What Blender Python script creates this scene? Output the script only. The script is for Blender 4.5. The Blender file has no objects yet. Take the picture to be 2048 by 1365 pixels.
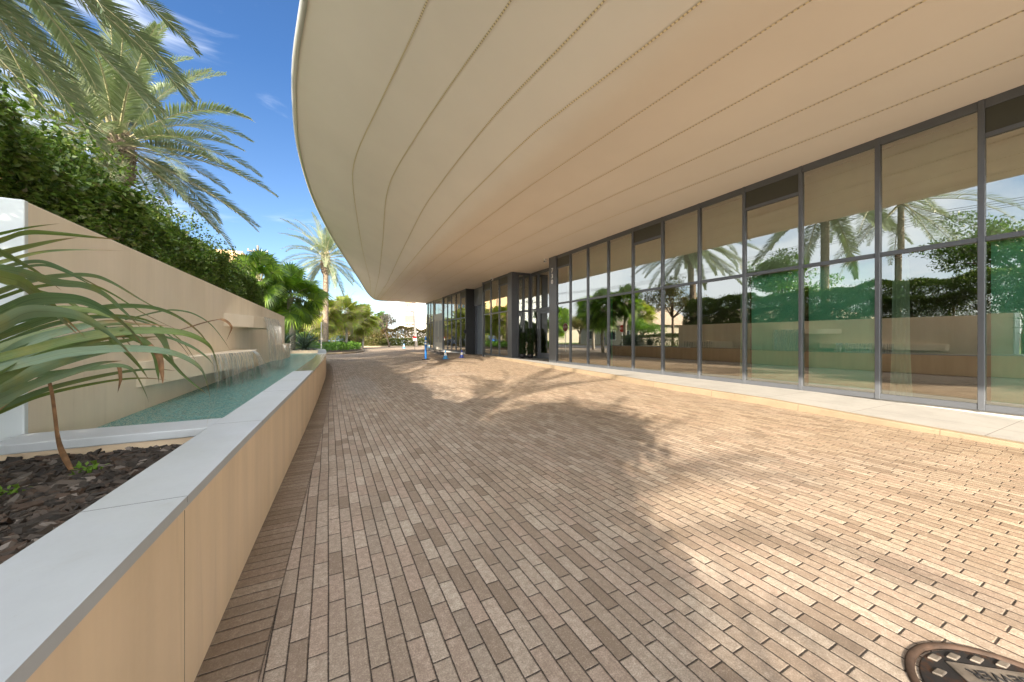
import bpy, bmesh, math, random
import numpy as np
from mathutils import Vector, Matrix
R = math.radians
random.seed(7); rng = np.random.default_rng(7)
SC = bpy.context.scene
COL = SC.collection
PI = math.pi

# ------------------------------------------------------------------ camera, light, exposure
YAW = R(26.725); FPX = 715.0; HC = 1.15
cam = bpy.data.cameras.new('camera'); co = bpy.data.objects.new('camera', cam); COL.objects.link(co)
co.location = (0, 0, HC); co.rotation_euler = (R(90), 0, -YAW)
cam.sensor_width = 36; cam.lens = 36 * FPX / 2048.0
cam.shift_x = 0; cam.shift_y = -6.5 / 2048.0
cam.clip_start = .05; cam.clip_end = 2000
SC.camera = co
SUN_EL = R(26.2); SUN_AZ = R(46.7)           # light travels toward (+cos az, +sin az) in plan
sd = Vector((math.cos(SUN_AZ) * math.cos(SUN_EL), math.sin(SUN_AZ) * math.cos(SUN_EL), -math.sin(SUN_EL)))
sl = bpy.data.lights.new('sun', 'SUN'); sl.energy = 4.25; sl.angle = R(.55); sl.color = (1, .86, .69)
so = bpy.data.objects.new('sun', sl); COL.objects.link(so)
so.rotation_euler = sd.to_track_quat('-Z', 'Y').to_euler()
so.location = (-40, -40, 40)
W = bpy.data.worlds.new('World'); SC.world = W; W.use_nodes = True
wt = W.node_tree; wt.nodes.clear()
def wn(t, **k):
    n = wt.nodes.new(t)
    for a, b in k.items(): setattr(n, a, b)
    return n
sky = wn('ShaderNodeTexSky', sky_type='NISHITA', sun_disc=False)
sky.sun_elevation = SUN_EL
sky.sun_rotation = math.atan2(-sd.x, -sd.y)
sky.altitude = 0; sky.air_density = 1.0; sky.dust_density = .35; sky.ozone_density = 2.2
bg = wn('ShaderNodeBackground'); bg.inputs['Strength'].default_value = .064
tc = wn('ShaderNodeTexCoord'); mp = wn('ShaderNodeMapping'); mp.inputs['Scale'].default_value = (1.6, 1.6, 4.5); mp.inputs['Location'].default_value = (3.1, .7, .4)
nz = wn('ShaderNodeTexNoise'); nz.inputs['Scale'].default_value = 1.5; nz.inputs['Detail'].default_value = 9; nz.inputs['Roughness'].default_value = .58; nz.inputs['Distortion'].default_value = .9
sx = wn('ShaderNodeSeparateXYZ')
# cloud cover: thin wisps high up, soft banks low on the street side (-x)
cov = wn('ShaderNodeMapRange'); cov.inputs[1].default_value = -.15; cov.inputs[2].default_value = -.60; cov.inputs[3].default_value = 0; cov.inputs[4].default_value = .34
sub = wn('ShaderNodeMath', operation='ADD'); ramp = wn('ShaderNodeMapRange', interpolation_type='SMOOTHSTEP')
ramp.inputs[1].default_value = .555; ramp.inputs[2].default_value = .84; ramp.inputs[3].default_value = 0; ramp.inputs[4].default_value = .8
mx = wn('ShaderNodeMix', data_type='RGBA'); mx.inputs['B'].default_value = (8.0, 8.3, 8.9, 1)
out = wn('ShaderNodeOutputWorld'); L = wt.links.new
L(tc.outputs['Generated'], mp.inputs[0]); L(mp.outputs[0], nz.inputs['Vector']); L(tc.outputs['Generated'], sx.inputs[0])
L(sx.outputs[0], cov.inputs[0]); L(nz.outputs['Fac'], sub.inputs[0]); L(cov.outputs[0], sub.inputs[1]); L(sub.outputs[0], ramp.inputs[0])
tint = wn('ShaderNodeMix', data_type='RGBA', blend_type='MULTIPLY'); tint.inputs['B'].default_value = (.50, .74, 1.0, 1); tel = wn('ShaderNodeMapRange'); tel.inputs[1].default_value = .02; tel.inputs[2].default_value = .55; tel.inputs[3].default_value = .10; tel.inputs[4].default_value = 1; L(sx.outputs[2], tel.inputs[0]); L(tel.outputs[0], tint.inputs['Factor'])
# unseen bright cloud deck behind the camera, added as fill for shaded surfaces
dk = wn('ShaderNodeVectorMath', operation='DOT_PRODUCT'); dk.inputs[1].default_value = (-.05, -.95, .30); dkr = wn('ShaderNodeMapRange', interpolation_type='SMOOTHSTEP')
dkr.inputs[1].default_value = .15; dkr.inputs[2].default_value = .75; dkr.inputs[3].default_value = 0; dkr.inputs[4].default_value = .85
mx2 = wn('ShaderNodeMix', data_type='RGBA'); mx2.inputs['B'].default_value = (29.5, 29.2, 28.4, 1)
L(tc.outputs['Generated'], dk.inputs[0]); L(dk.outputs['Value'], dkr.inputs[0]); L(dkr.outputs[0], mx2.inputs['Factor'])
L(ramp.outputs[0], mx.inputs['Factor']); L(sky.outputs[0], tint.inputs['A']); L(tint.outputs['Result'], mx.inputs['A']); L(mx.outputs['Result'], mx2.inputs['A']); L(mx2.outputs['Result'], bg.inputs['Color']); L(bg.outputs[0], out.inputs[0])
SC.view_settings.view_transform = 'Standard'; SC.view_settings.look = 'None'; SC.view_settings.gamma = 1
SC.view_settings.exposure = 1.93
cy = SC.cycles
cy.use_denoising = True; cy.max_bounces = 10; cy.diffuse_bounces = 8; cy.glossy_bounces = 5; cy.transmission_bounces = 6
cy.transparent_max_bounces = 24; cy.caustics_reflective = False; cy.caustics_refractive = False
cy.sample_clamp_indirect = 8

# ------------------------------------------------------------------ material helpers
class NT:
    def __init__(s, name):
        s.m = bpy.data.materials.new(name); s.m.use_nodes = True; s.t = s.m.node_tree; s.t.nodes.clear()
        s.out = s.t.nodes.new('ShaderNodeOutputMaterial')
    def n(s, t, ins=None, **k):
        x = s.t.nodes.new(t)
        for a, b in k.items(): setattr(x, a, b)
        if ins:
            for a, b in ins.items():
                if isinstance(b, bpy.types.NodeSocket): s.t.links.new(b, x.inputs[a])
                else: x.inputs[a].default_value = b
        return x
    def math(s, op, a, b=None, c=None, clamp=False):
        x = s.t.nodes.new('ShaderNodeMath'); x.operation = op; x.use_clamp = clamp
        for i, v in enumerate((a, b, c)):
            if v is None: continue
            if isinstance(v, bpy.types.NodeSocket): s.t.links.new(v, x.inputs[i])
            else: x.inputs[i].default_value = v
        return x.outputs[0]
    def rng(s, v, a, b, c, d, smooth=False):
        x = s.n('ShaderNodeMapRange', {0: v, 1: a, 2: b, 3: c, 4: d})
        if smooth: x.interpolation_type = 'SMOOTHSTEP'
        return x.outputs[0]
    def ramp(s, fac, stops, interp='LINEAR'):
        x = s.n('ShaderNodeValToRGB', {0: fac}); r = x.color_ramp; r.interpolation = interp
        while len(r.elements) > 1: r.elements.remove(r.elements[-1])
        r.elements[0].position = stops[0][0]; r.elements[0].color = (*stops[0][1], 1)
        for p, c in stops[1:]:
            e = r.elements.new(p); e.color = (*c, 1)
        return x.outputs[0]
    def mix(s, f, a, b, blend='MIX'):
        x = s.n('ShaderNodeMix', data_type='RGBA', blend_type=blend)
        for k, v in (('Factor', f), ('A', a), ('B', b)):
            if isinstance(v, bpy.types.NodeSocket): s.t.links.new(v, x.inputs[k])
            elif k == 'Factor': x.inputs[k].default_value = v
            else: x.inputs[k].default_value = (*v, 1)
        return x.outputs['Result']
    def noise(s, scale, detail=4, vec=None, rough=.55, dist=0):
        i = {'Scale': scale, 'Detail': detail, 'Roughness': rough, 'Distortion': dist}
        if vec is not None: i['Vector'] = vec
        return s.n('ShaderNodeTexNoise', i).outputs['Fac']
    def pos(s): return s.n('ShaderNodeNewGeometry').outputs['Position']
    def scaled(s, vec, sc): return s.n('ShaderNodeMapping', {0: vec, 3: sc}).outputs[0]
    def bump(s, h, st=.3, d=.01): return s.n('ShaderNodeBump', {'Strength': st, 'Distance': d, 'Height': h}).outputs[0]
    def pbr(s, col, rough=.6, metal=0, normal=None, spec=.5, out=True):
        p = s.n('ShaderNodeBsdfPrincipled')
        for k, v in (('Base Color', col), ('Roughness', rough), ('Metallic', metal), ('Specular IOR Level', spec)):
            if isinstance(v, bpy.types.NodeSocket): s.t.links.new(v, p.inputs[k])
            else: p.inputs[k].default_value = (*v, 1) if k == 'Base Color' else v
        if normal is not None: s.t.links.new(normal, p.inputs['Normal'])
        if out: s.t.links.new(p.outputs[0], s.out.inputs[0])
        return p.outputs[0]
    def surf(s, sh): s.t.links.new(sh, s.out.inputs[0])
    def mixsh(s, f, a, b):
        x = s.n('ShaderNodeMixShader')
        if isinstance(f, bpy.types.NodeSocket): s.t.links.new(f, x.inputs[0])
        else: x.inputs[0].default_value = f
        s.t.links.new(a, x.inputs[1]); s.t.links.new(b, x.inputs[2]); return x.outputs[0]

def plain(name, col, rough=.6, metal=0, var=.12, scale=6, bump=0, spec=.5):
    m = NT(name); p = m.pos()
    f = m.rng(m.noise(scale, 5, p), .3, .7, 1 - var, 1 + var)
    c = m.mix(1.0, col, m.n('ShaderNodeCombineColor', {0: f, 1: f, 2: f}).outputs[0], 'MULTIPLY')
    nb = m.bump(m.noise(scale * 9, 4, p), .4, bump) if bump else None
    m.pbr(c, rough, metal, nb, spec); return m.m

def leafmat(name, cols, rough=.45, trans=.35, tcol=None):
    m = NT(name); r = m.n('ShaderNodeNewGeometry').outputs['Random Per Island']
    n = len(cols); c = m.ramp(r, [(i / (n - 1), k) for i, k in enumerate(cols)])
    a = m.pbr(c, rough, 0, None, .4, out=False)
    tcn = m.mix(1, c, tcol or (1.6, 1.9, .7), 'MULTIPLY')
    b = m.n('ShaderNodeBsdfTranslucent', {'Color': tcn}).outputs[0]
    m.surf(m.mixsh(trans, a, b)); return m.m

MAT = {}
def stucco(name, base, streak=.10, seams=0):
    m = NT(name); p = m.pos()
    st = m.noise(1.0, 4, m.scaled(p, (5, 5, .35)), .6)
    bl = m.noise(1.3, 5, p, .6); fi = m.noise(60, 3, p)
    f = m.math('MULTIPLY', m.rng(st, .3, .75, 1 + streak, 1 - streak), m.rng(bl, .3, .7, 1.04, .95))
    c = m.mix(1, base, m.n('ShaderNodeCombineColor', {0: f, 1: f, 2: m.math('MULTIPLY', f, m.rng(bl, .3, .7, 1.0, .95))}).outputs[0], 'MULTIPLY')
    # small dark stains and scratches
    drip = m.math('MULTIPLY', m.rng(m.noise(1, 5, m.scaled(p, (11, 11, .5)), .7), .58, .72, 0, 1), m.rng(m.noise(.9, 3, p), .42, .6, 0, 1))
    c = m.mix(m.math('MULTIPLY', drip, streak * 2.6), c, (.22, .17, .11))
    s = m.rng(m.noise(9, 6, m.scaled(p, (1, 1, .6)), .7), .68, .76, 0, .5)
    c = m.mix(s, c, (.16, .12, .08))
    m.pbr(c, m.rng(fi, .3, .7, .5, .62), 0, m.bump(fi, .15, .002)); return m.m
MAT['wall'] = stucco('beige_stone_panel', (.82, .735, .615), .07)
MAT['planter'] = stucco('tan_stone_panel', (.78, .62, .45), .10)
MAT['endwhite'] = stucco('pale_end_panel', (.66, .73, .78), .03)
MAT['coping'] = stucco('white_stone_coping', (.45, .485, .53), .05)
MAT['kerb'] = stucco('kerb_concrete', (.31, .225, .13), .16)
MAT['walk'] = stucco('pale_paving', (.385, .38, .365), .05)
def jointed(key, name, base, py, px=None):
    m = NT(name); p = m.pos(); sp = m.n('ShaderNodeSeparateXYZ', {0: p}); d = m.math('ABSOLUTE', m.math('SUBTRACT', m.math('FRACT', m.math('DIVIDE', sp.outputs[1], py)), .5)); d = m.math('MULTIPLY', m.math('SUBTRACT', .5, d), py)
    if px: e = m.math('ABSOLUTE', m.math('SUBTRACT', m.math('FRACT', m.math('DIVIDE', sp.outputs[0], px)), .5)); d = m.math('MINIMUM', d, m.math('MULTIPLY', m.math('SUBTRACT', .5, e), px))
    n = m.noise(2.2, 6, p, .65); n2 = m.noise(14, 5, p, .65)
    c = m.mix(m.rng(n, .42, .72, 0, .45), base, tuple(k * .62 for k in base)); c = m.mix(m.rng(n2, .58, .75, 0, .4), c, tuple(k * .45 for k in base)); c = m.mix(m.rng(d, .002, .005, .75, 0), c, (.08, .065, .05))
    m.pbr(c, .7, 0, m.bump(n2, .2, .003)); MAT[key] = m.m
jointed('walk', 'pale_paving', (.36, .355, .34), 1.2, .9); jointed('kerb', 'kerb_concrete', (.29, .23, .155), 1.5)
MAT['base'] = plain('white_base_render', (.50, .49, .46), .6, 0, .08)
MAT['soffit'] = plain('soffit_plaster', (.92, .855, .77), .6, 0, .025, .7)
MAT['joint'] = plain('dark_joint', (.02, .017, .014), 1.0, 0, .1, spec=0)
MAT['fascia'] = plain('fascia_metal', (.62, .62, .58), .32, .55, .06, 2)
MAT['frame'] = plain('grey_aluminium', (.125, .138, .158), .38, .35, .06, 3)
MAT['darkframe'] = plain('dark_panel', (.045, .047, .05), .4, .2, .08, 3)
MAT['spandrel'] = plain('olive_spandrel', (.05, .053, .042), .3, .0, .05, 3)
MAT['tan'] = plain('tan_door_paint', (.40, .38, .33), .45, .1, .05)
MAT['louvre'] = plain('louvre_grey', (.22, .23, .24), .45, .3, .05)
MAT['chrome'] = plain('brushed_steel', (.75, .75, .76), .2, 1, .03)
MAT['white'] = plain('white_paint', (.80, .80, .79), .4, 0, .03)
MAT['black'] = plain('black_plastic', (.02, .02, .022), .45, 0, .1)
MAT['blue'] = plain('blue_plastic', (.015, .16, .52), .35, 0, .06)
MAT['sky_blue'] = plain('pale_blue_plastic', (.05, .30, .62), .35, 0, .06)
MAT['navy'] = plain('deep_blue_plastic', (.03, .07, .42), .35, 0, .06)
MAT['red'] = plain('sign_red', (.45, .02, .025), .4, 0, .05)
MAT['asphalt'] = plain('asphalt', (.055, .055, .058), .85, 0, .2, 12, .004)
MAT['soil'] = plain('soil', (.07, .05, .035), .95, 0, .3, 5, .02)
MAT['grass'] = plain('lawn_grass', (.10, .16, .035), .9, 0, .3, 7, .03)
MAT['inside_wall'] = plain('interior_wall', (.10, .075, .055), .8, 0, .1)
MAT['inside_floor'] = plain('interior_floor', (.16, .14, .12), .5, 0, .1)
MAT['bulk'] = plain('interior_bulkhead', (.78, .72, .54), .8, 0, .04)
MAT['shade'] = plain('green_white_shade', (.30, .92, .62), .8, 0, .03)
MAT['curtain'] = plain('sheer_curtain', (.55, .68, .55), .8, 0, .05)
MAT['whitewall'] = plain('white_building_wall', (.85, .83, .80), .7, 0, .04)
MAT['yellowwall'] = plain('cream_house_wall', (.40, .36, .29), .8, 0, .06)
MAT['rooftile'] = plain('roof_tile', (.42, .34, .27), .8, 0, .15, 4, .02)
MAT['winglass'] = plain('dark_window', (.03, .045, .06), .08, 0, .05)
MAT['carblue'] = plain('car_paint_blue', (.02, .10, .35), .2, .3, .02)
MAT['carwhite'] = plain('car_paint_silver', (.10, .15, .25), .22, .4, .02)
MAT['rubber'] = plain('tyre_rubber', (.02, .02, .02), .8)
MAT['bark'] = plain('tree_bark', (.16, .12, .085), .9, 0, .3, 8, .02)
MAT['barkwarm'] = plain('hedge_stem_bark', (.25, .15, .08), .9, 0, .25, 10, .01)
MAT['palegrey_trunk'] = plain('pale_palm_bark', (.40, .37, .32), .9, 0, .15, 6, .01)
MAT['wood'] = plain('utility_pole_wood', (.20, .16, .12), .9, 0, .2, 5)
MAT['stone'] = plain('dark_river_stone', (.12, .11, .10), .8, 0, .4, 9, .01)

def trunkmat():
    m = NT('date_palm_trunk'); p = m.pos()
    w = m.n('ShaderNodeTexVoronoi', {'Vector': m.scaled(p, (9, 9, 13)), 'Scale': 1.0}, feature='F1').outputs['Distance']
    c = m.mix(m.rng(w, .1, .8, 0, 1), (.30, .235, .165), (.085, .06, .04))
    c = m.mix(m.rng(m.noise(14, 5, p), .35, .7, 0, .6), c, (.36, .30, .23))
    m.pbr(c, .9, 0, m.bump(w, .9, .05)); return m.m
MAT['dtrunk'] = trunkmat()

MAT['hedge'] = leafmat('hedge_leaves', [(.028, .06, .013), (.045, .092, .016), (.068, .125, .02), (.115, .18, .028), (.072, .125, .026), (.145, .205, .042), (.09, .085, .04)], .38, .22)
MAT['frond'] = leafmat('date_frond', [(.16, .205, .115), (.215, .255, .16), (.125, .17, .08), (.28, .30, .21), (.175, .215, .105)], .38, .2, (1.1, 1.3, .7))
MAT['rachis'] = plain('frond_stalk', (.32, .30, .17), .5, 0, .1)
MAT['fan'] = leafmat('fan_palm_leaf', [(.06, .12, .03), (.10, .19, .03), (.18, .28, .03), (.08, .14, .04)], .4, .35)
MAT['fanyellow'] = leafmat('sunny_fan_leaf', [(.16, .22, .04), (.28, .32, .04), (.20, .19, .08), (.30, .25, .12)], .45, .4)
MAT['agave'] = leafmat('dark_rosette_leaf', [(.05, .08, .065), (.08, .125, .10), (.14, .19, .165)], .35, .1)
MAT['cover'] = leafmat('ground_cover_leaf', [(.05, .11, .02), (.08, .17, .025), (.12, .23, .03)], .35, .3)
MAT['tree'] = leafmat('tree_leaf', [(.035, .075, .015), (.06, .115, .02), (.09, .15, .025), (.03, .06, .015)], .45, .35)
MAT['treebright'] = leafmat('bright_tree_leaf', [(.06, .13, .02), (.09, .18, .025), (.13, .22, .035)], .45, .4)
MAT['mixtree'] = leafmat('autumn_leaf', [(.12, .13, .03), (.17, .12, .05), (.09, .12, .03), (.22, .16, .09)], .5, .35)
MAT['greytree'] = leafmat('grey_leaf', [(.10, .09, .07), (.06, .06, .045), (.15, .13, .11)], .5, .2)
MAT['farhedge'] = leafmat('far_hedge_leaf', [(.10, .13, .025), (.15, .17, .04), (.08, .10, .025), (.20, .17, .09)], .5, .35)
MAT['redhedge'] = leafmat('reddish_hedge_leaf', [(.17, .12, .06), (.22, .15, .08), (.10, .11, .03), (.26, .16, .10)], .5, .35)
MAT['weed'] = leafmat('weed_leaf', [(.10, .20, .03), (.16, .26, .04)], .45, .35)
MAT['topiary'] = leafmat('topiary_leaf', [(.015, .035, .012), (.03, .06, .018), (.045, .08, .02)], .45, .2)

def barkchip():
    m = NT('bark_chip'); r = m.n('ShaderNodeNewGeometry').outputs['Random Per Island']; p = m.pos()
    c = m.ramp(r, [(0, (.010, .008, .007)), (.35, (.026, .020, .016)), (.62, (.052, .040, .032)), (.82, (.05, .026, .014)), (.95, (.11, .095, .082)), (1, (.24, .21, .19))])
    c = m.mix(m.rng(m.noise(70, 4, m.scaled(p, (1, 1, 1))), .3, .7, .2, .0), c, (.10, .085, .07))
    m.pbr(c, .75, 0, m.bump(m.noise(120, 4, p), .5, .004)); return m.m
MAT['mulch'] = barkchip()

def brick_color(m, cell, p, dirt=1.0):
    wn_ = m.n('ShaderNodeTexWhiteNoise', {'Vector': cell}, noise_dimensions='3D').outputs['Value']
    c = m.ramp(wn_, [(0, (.22, .168, .125)), (.14, (.31, .245, .19)), (.30, (.38, .315, .252)), (.48, (.45, .38, .31)), (.62, (.34, .268, .212)), (.76, (.41, .318, .256)), (.88, (.52, .45, .37)), (1, (.27, .22, .175))])
    n1 = m.noise(38, 6, p, .7); n2 = m.noise(1.1, 5, p, .6); n3 = m.noise(7, 4, p, .6)
    c = m.mix(m.rng(n1, .38, .62, .50, 0), c, (.17, .125, .092)); c = m.mix(m.rng(n1, .56, .72, 0, .35), c, (.58, .50, .41)); ns = m.noise(1.0, 5, m.scaled(p, (34, 9, 30)), .7); c = m.mix(m.rng(ns, .56, .70, 0, .42), c, (.15, .11, .08))
    c = m.mix(m.rng(n2, .52, .72, 0, .45), c, (.175, .135, .095)); ol = m.noise(2.6, 4, p, .5, .4); c = m.mix(m.rng(ol, .68, .78, 0, .6), c, (.085, .068, .052)); sp_ = m.n('ShaderNodeSeparateXYZ', {0: p}).outputs[0]
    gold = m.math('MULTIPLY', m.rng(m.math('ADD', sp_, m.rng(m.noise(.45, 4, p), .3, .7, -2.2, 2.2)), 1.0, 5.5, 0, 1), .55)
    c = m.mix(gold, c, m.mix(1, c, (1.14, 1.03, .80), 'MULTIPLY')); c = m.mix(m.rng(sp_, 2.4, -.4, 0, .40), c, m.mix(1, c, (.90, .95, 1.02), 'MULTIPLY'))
    c = m.mix(m.rng(n3, .58, .75, 0, .30), c, (.54, .46, .38))
    pit = m.rng(m.n('ShaderNodeTexVoronoi', {'Vector': p, 'Scale': 170.0}, feature='F1').outputs['Distance'], .10, .26, 1, 0)
    pit = m.math('MULTIPLY', pit, m.rng(m.noise(60, 2, p), .50, .62, 0, 1))
    c = m.mix(m.math('MULTIPLY', pit, .65), c, (.09, .07, .055)); gr = m.noise(170, 4, p, .75)
    c = m.mix(m.rng(gr, .40, .55, .55, 0), c, (.17, .13, .10)); c = m.mix(m.rng(gr, .56, .68, 0, .45), c, (.62, .54, .45)); n1 = m.math('SUBTRACT', m.math('ADD', n1, m.math('MULTIPLY', gr, .55)), m.math('MULTIPLY', pit, .9))
    return c, n1
def brickmat():
    m = NT('clay_paver'); p = m.pos()
    pr = m.n('ShaderNodeMapping', {0: p, 2: (0, 0, R(-.45))}).outputs[0]
    s = m.n('ShaderNodeSeparateXYZ', {0: pr}); X = s.outputs[0]; Y = s.outputs[1]
    # slight waviness of the courses
    wob = m.rng(m.noise(.6, 2, p), 0, 1, -.012, .012)
    u = m.math('DIVIDE', m.math('ADD', X, wob), .0655); row = m.math('FLOOR', u); fu = m.math('SUBTRACT', u, row)
    rr = m.n('ShaderNodeTexWhiteNoise', {'W': row}, noise_dimensions='1D').outputs['Value']
    off = m.math('ADD', m.math('MULTIPLY', row, .5), m.math('MULTIPLY', rr, .34))
    v = m.math('ADD', m.math('DIVIDE', Y, .198), off); col = m.math('FLOOR', v); fv = m.math('SUBTRACT', v, col)
    cell = m.n('ShaderNodeCombineXYZ', {0: row, 1: col, 2: 3.0}).outputs[0]
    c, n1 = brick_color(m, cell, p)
    du = m.math('MULTIPLY', m.math('MINIMUM', fu, m.math('SUBTRACT', 1.0, fu)), .0655)
    dv = m.math('MULTIPLY', m.math('MINIMUM', fv, m.math('SUBTRACT', 1.0, fv)), .198)
    d = m.math('MINIMUM', du, dv)
    dn = m.math('ADD', d, m.rng(m.noise(90, 3, p), .3, .7, -.0009, .0009))
    jf = m.rng(dn, .0013, .0032, 1, 0)
    c = m.mix(jf, c, (.032, .025, .02))
    rand = m.n('ShaderNodeTexWhiteNoise', {'Vector': cell}, noise_dimensions='3D').outputs['Color']
    h0 = m.rng(dn, .0008, .0058, 0, 1, True)
    tilt = m.math('MULTIPLY', m.math('SUBTRACT', fv, .5), m.math('SUBTRACT', m.n('ShaderNodeSeparateColor', {0: rand}).outputs[1], .5))
    h = m.math('ADD', m.math('ADD', h0, m.math('MULTIPLY', n1, .22)), m.math('MULTIPLY', tilt, .9))
    # a worn wet patch near the pool spill
    sx_ = m.n('ShaderNodeVectorMath', {0: p, 1: (.62, 9.4, 0)}, operation='SUBTRACT').outputs[0]
    ln = m.n('ShaderNodeVectorMath', {0: m.scaled(sx_, (1.9, .36, 0))}, operation='LENGTH').outputs['Value']
    wet = m.rng(m.math('ADD', ln, m.rng(m.noise(3, 4, p), .2, .8, -.35, .35)), .55, .95, 1, 0)
    rough = m.math('SUBTRACT', m.rng(n1, .3, .7, .62, .8), m.math('MULTIPLY', wet, .22))
    c = m.mix(m.math('MULTIPLY', wet, .25), c, (.16, .14, .13))
    m.pbr(c, rough, 0, m.bump(h, .85, .0042), .45); return m.m
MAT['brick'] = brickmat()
def soldiermat():
    m = NT('edge_paver'); p = m.pos()
    s = m.n('ShaderNodeSeparateXYZ', {0: m.n('ShaderNodeUVMap').outputs[0]}); U = s.outputs[0]; V = s.outputs[1]
    u = m.math('DIVIDE', U, .066); row = m.math('FLOOR', u); fu = m.math('SUBTRACT', u, row)
    cell = m.n('ShaderNodeCombineXYZ', {0: row, 1: 1.0, 2: 9.0}).outputs[0]
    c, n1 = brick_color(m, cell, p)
    c = m.mix(.42, c, (.13, .088, .055))
    d = m.math('MINIMUM', m.math('MULTIPLY', m.math('MINIMUM', fu, m.math('SUBTRACT', 1.0, fu)), .066), m.math('MULTIPLY', m.math('MINIMUM', V, m.math('SUBTRACT', 1.0, V)), .2))
    dn = m.math('ADD', d, m.rng(m.noise(90, 3, p), .3, .7, -.001, .001))
    c = m.mix(m.rng(dn, .0012, .0030, 1, 0), c, (.035, .028, .022))
    h = m.math('ADD', m.rng(dn, .0008, .006, 0, 1, True), m.math('MULTIPLY', n1, .35))
    m.pbr(c, .75, 0, m.bump(h, .9, .005), .4); return m.m
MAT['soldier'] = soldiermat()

def glassmat(name, refl=.41, tint=(.84, .97, .90), gcol=(.93, .92, .84)):
    m = NT(name); p = m.pos()
    nb = m.bump(m.noise(.5, 2, p), .02, .03)
    fr = m.n('ShaderNodeLayerWeight', {'Blend': .35}).outputs['Fresnel']
    f = m.math('ADD', m.math('MULTIPLY', fr, .62), refl, clamp=True)
    g = m.n('ShaderNodeBsdfGlossy', {'Color': (*gcol, 1), 'Roughness': 0.0, 'Normal': nb}).outputs[0]
    t = m.n('ShaderNodeBsdfTransparent', {'Color': (*tint, 1)}).outputs[0]
    m.surf(m.mixsh(f, t, g)); return m.m
MAT['glass'] = glassmat('coated_glass')

def watermat():
    m = NT('pool_water'); p = m.pos()
    a = m.noise(7, 3, m.scaled(p, (1, .6, 1)), .6, .8); b = m.noise(26, 2, p)
    nb = m.bump(m.math('ADD', a, m.math('MULTIPLY', b, .6)), 1.0, .11)
    f = m.n('ShaderNodeFresnel', {'IOR': 1.33, 'Normal': nb}).outputs[0]
    g = m.n('ShaderNodeBsdfGlossy', {'Color': (.95, .98, 1, 1), 'Roughness': .02, 'Normal': nb}).outputs[0]
    t = m.n('ShaderNodeBsdfRefraction', {'Color': (.72, .93, .90, 1), 'IOR': 1.2, 'Roughness': .02, 'Normal': nb}).outputs[0]
    t2 = m.n('ShaderNodeBsdfTransparent', {'Color': (.70, .92, .89, 1)}).outputs[0]
    sh = m.n('ShaderNodeBsdfDiffuse', {'Color': (.28, .62, .59, 1), 'Normal': nb}).outputs[0]
    m.surf(m.mixsh(m.math('MULTIPLY', f, 1.25, clamp=True), m.mixsh(.48, m.mixsh(.55, t, t2), sh), g)); return m.m
MAT['water'] = watermat()
MAT['poolfloor'] = plain('pool_tile', (.16, .45, .42), .5, 0, .25, 9)
def fallmat():
    m = NT('falling_water'); p = m.pos()
    st = m.noise(1, 4, m.scaled(p, (40, 40, 3.0)), .6)
    a = m.n('ShaderNodeBsdfTransparent', {'Color': (.97, .99, 1, 1)}).outputs[0]
    b = m.n('ShaderNodeBsdfDiffuse', {'Color': (.85, .87, .86, 1)}).outputs[0]
    tl = m.n('ShaderNodeBsdfTranslucent', {'Color': (.85, .87, .86, 1)}).outputs[0]
    g = m.n('ShaderNodeBsdfGlossy', {'Color': (1, 1, 1, 1), 'Roughness': .12}).outputs[0]
    w = m.mixsh(.35, m.mixsh(.4, b, tl), g)
    m.surf(m.mixsh(m.rng(st, .43, .64, .04, .85), a, w)); return m.m
MAT['fall'] = fallmat()
def spillmat():
    m = NT('wet_mosaic'); p = m.pos()
    s = m.n('ShaderNodeSeparateXYZ', {0: p})
    u = m.math('FRACT', m.math('DIVIDE', s.outputs[0], .05)); v = m.math('FRACT', m.math('DIVIDE', s.outputs[1], .05))
    e = m.math('MINIMUM', u, v)
    r = m.n('ShaderNodeTexWhiteNoise', {'Vector': m.n('ShaderNodeVectorMath', {0: m.scaled(p, (20, 20, 20))}, operation='FLOOR').outputs[0]}).outputs['Value']
    c = m.ramp(r, [(0, (.20, .18, .155)), (.5, (.34, .30, .25)), (1, (.50, .47, .42))])
    c = m.mix(m.rng(e, .05, .1, 1, 0), c, (.3, .28, .25))
    m.pbr(c, .08, 0, m.bump(m.noise(30, 3, p), .35, .01), .8); return m.m
MAT['spill'] = spillmat()
def seammat():
    m = NT('dotted_vent_bead'); s = m.n('ShaderNodeSeparateXYZ', {0: m.n('ShaderNodeUVMap').outputs[0]})
    u = m.math('FRACT', m.math('DIVIDE', s.outputs[0], .05))
    c = m.mix(m.rng(u, .58, .66, 0, 1), (.98, .86, .56), (.50, .41, .28))
    v = m.math('ABSOLUTE', m.math('SUBTRACT', s.outputs[1], .5))
    c = m.mix(m.rng(v, .40, .44, 0, 1), c, (.68, .61, .52))
    m.pbr(c, .4, .3); return m.m
MAT['seam'] = seammat()
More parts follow.
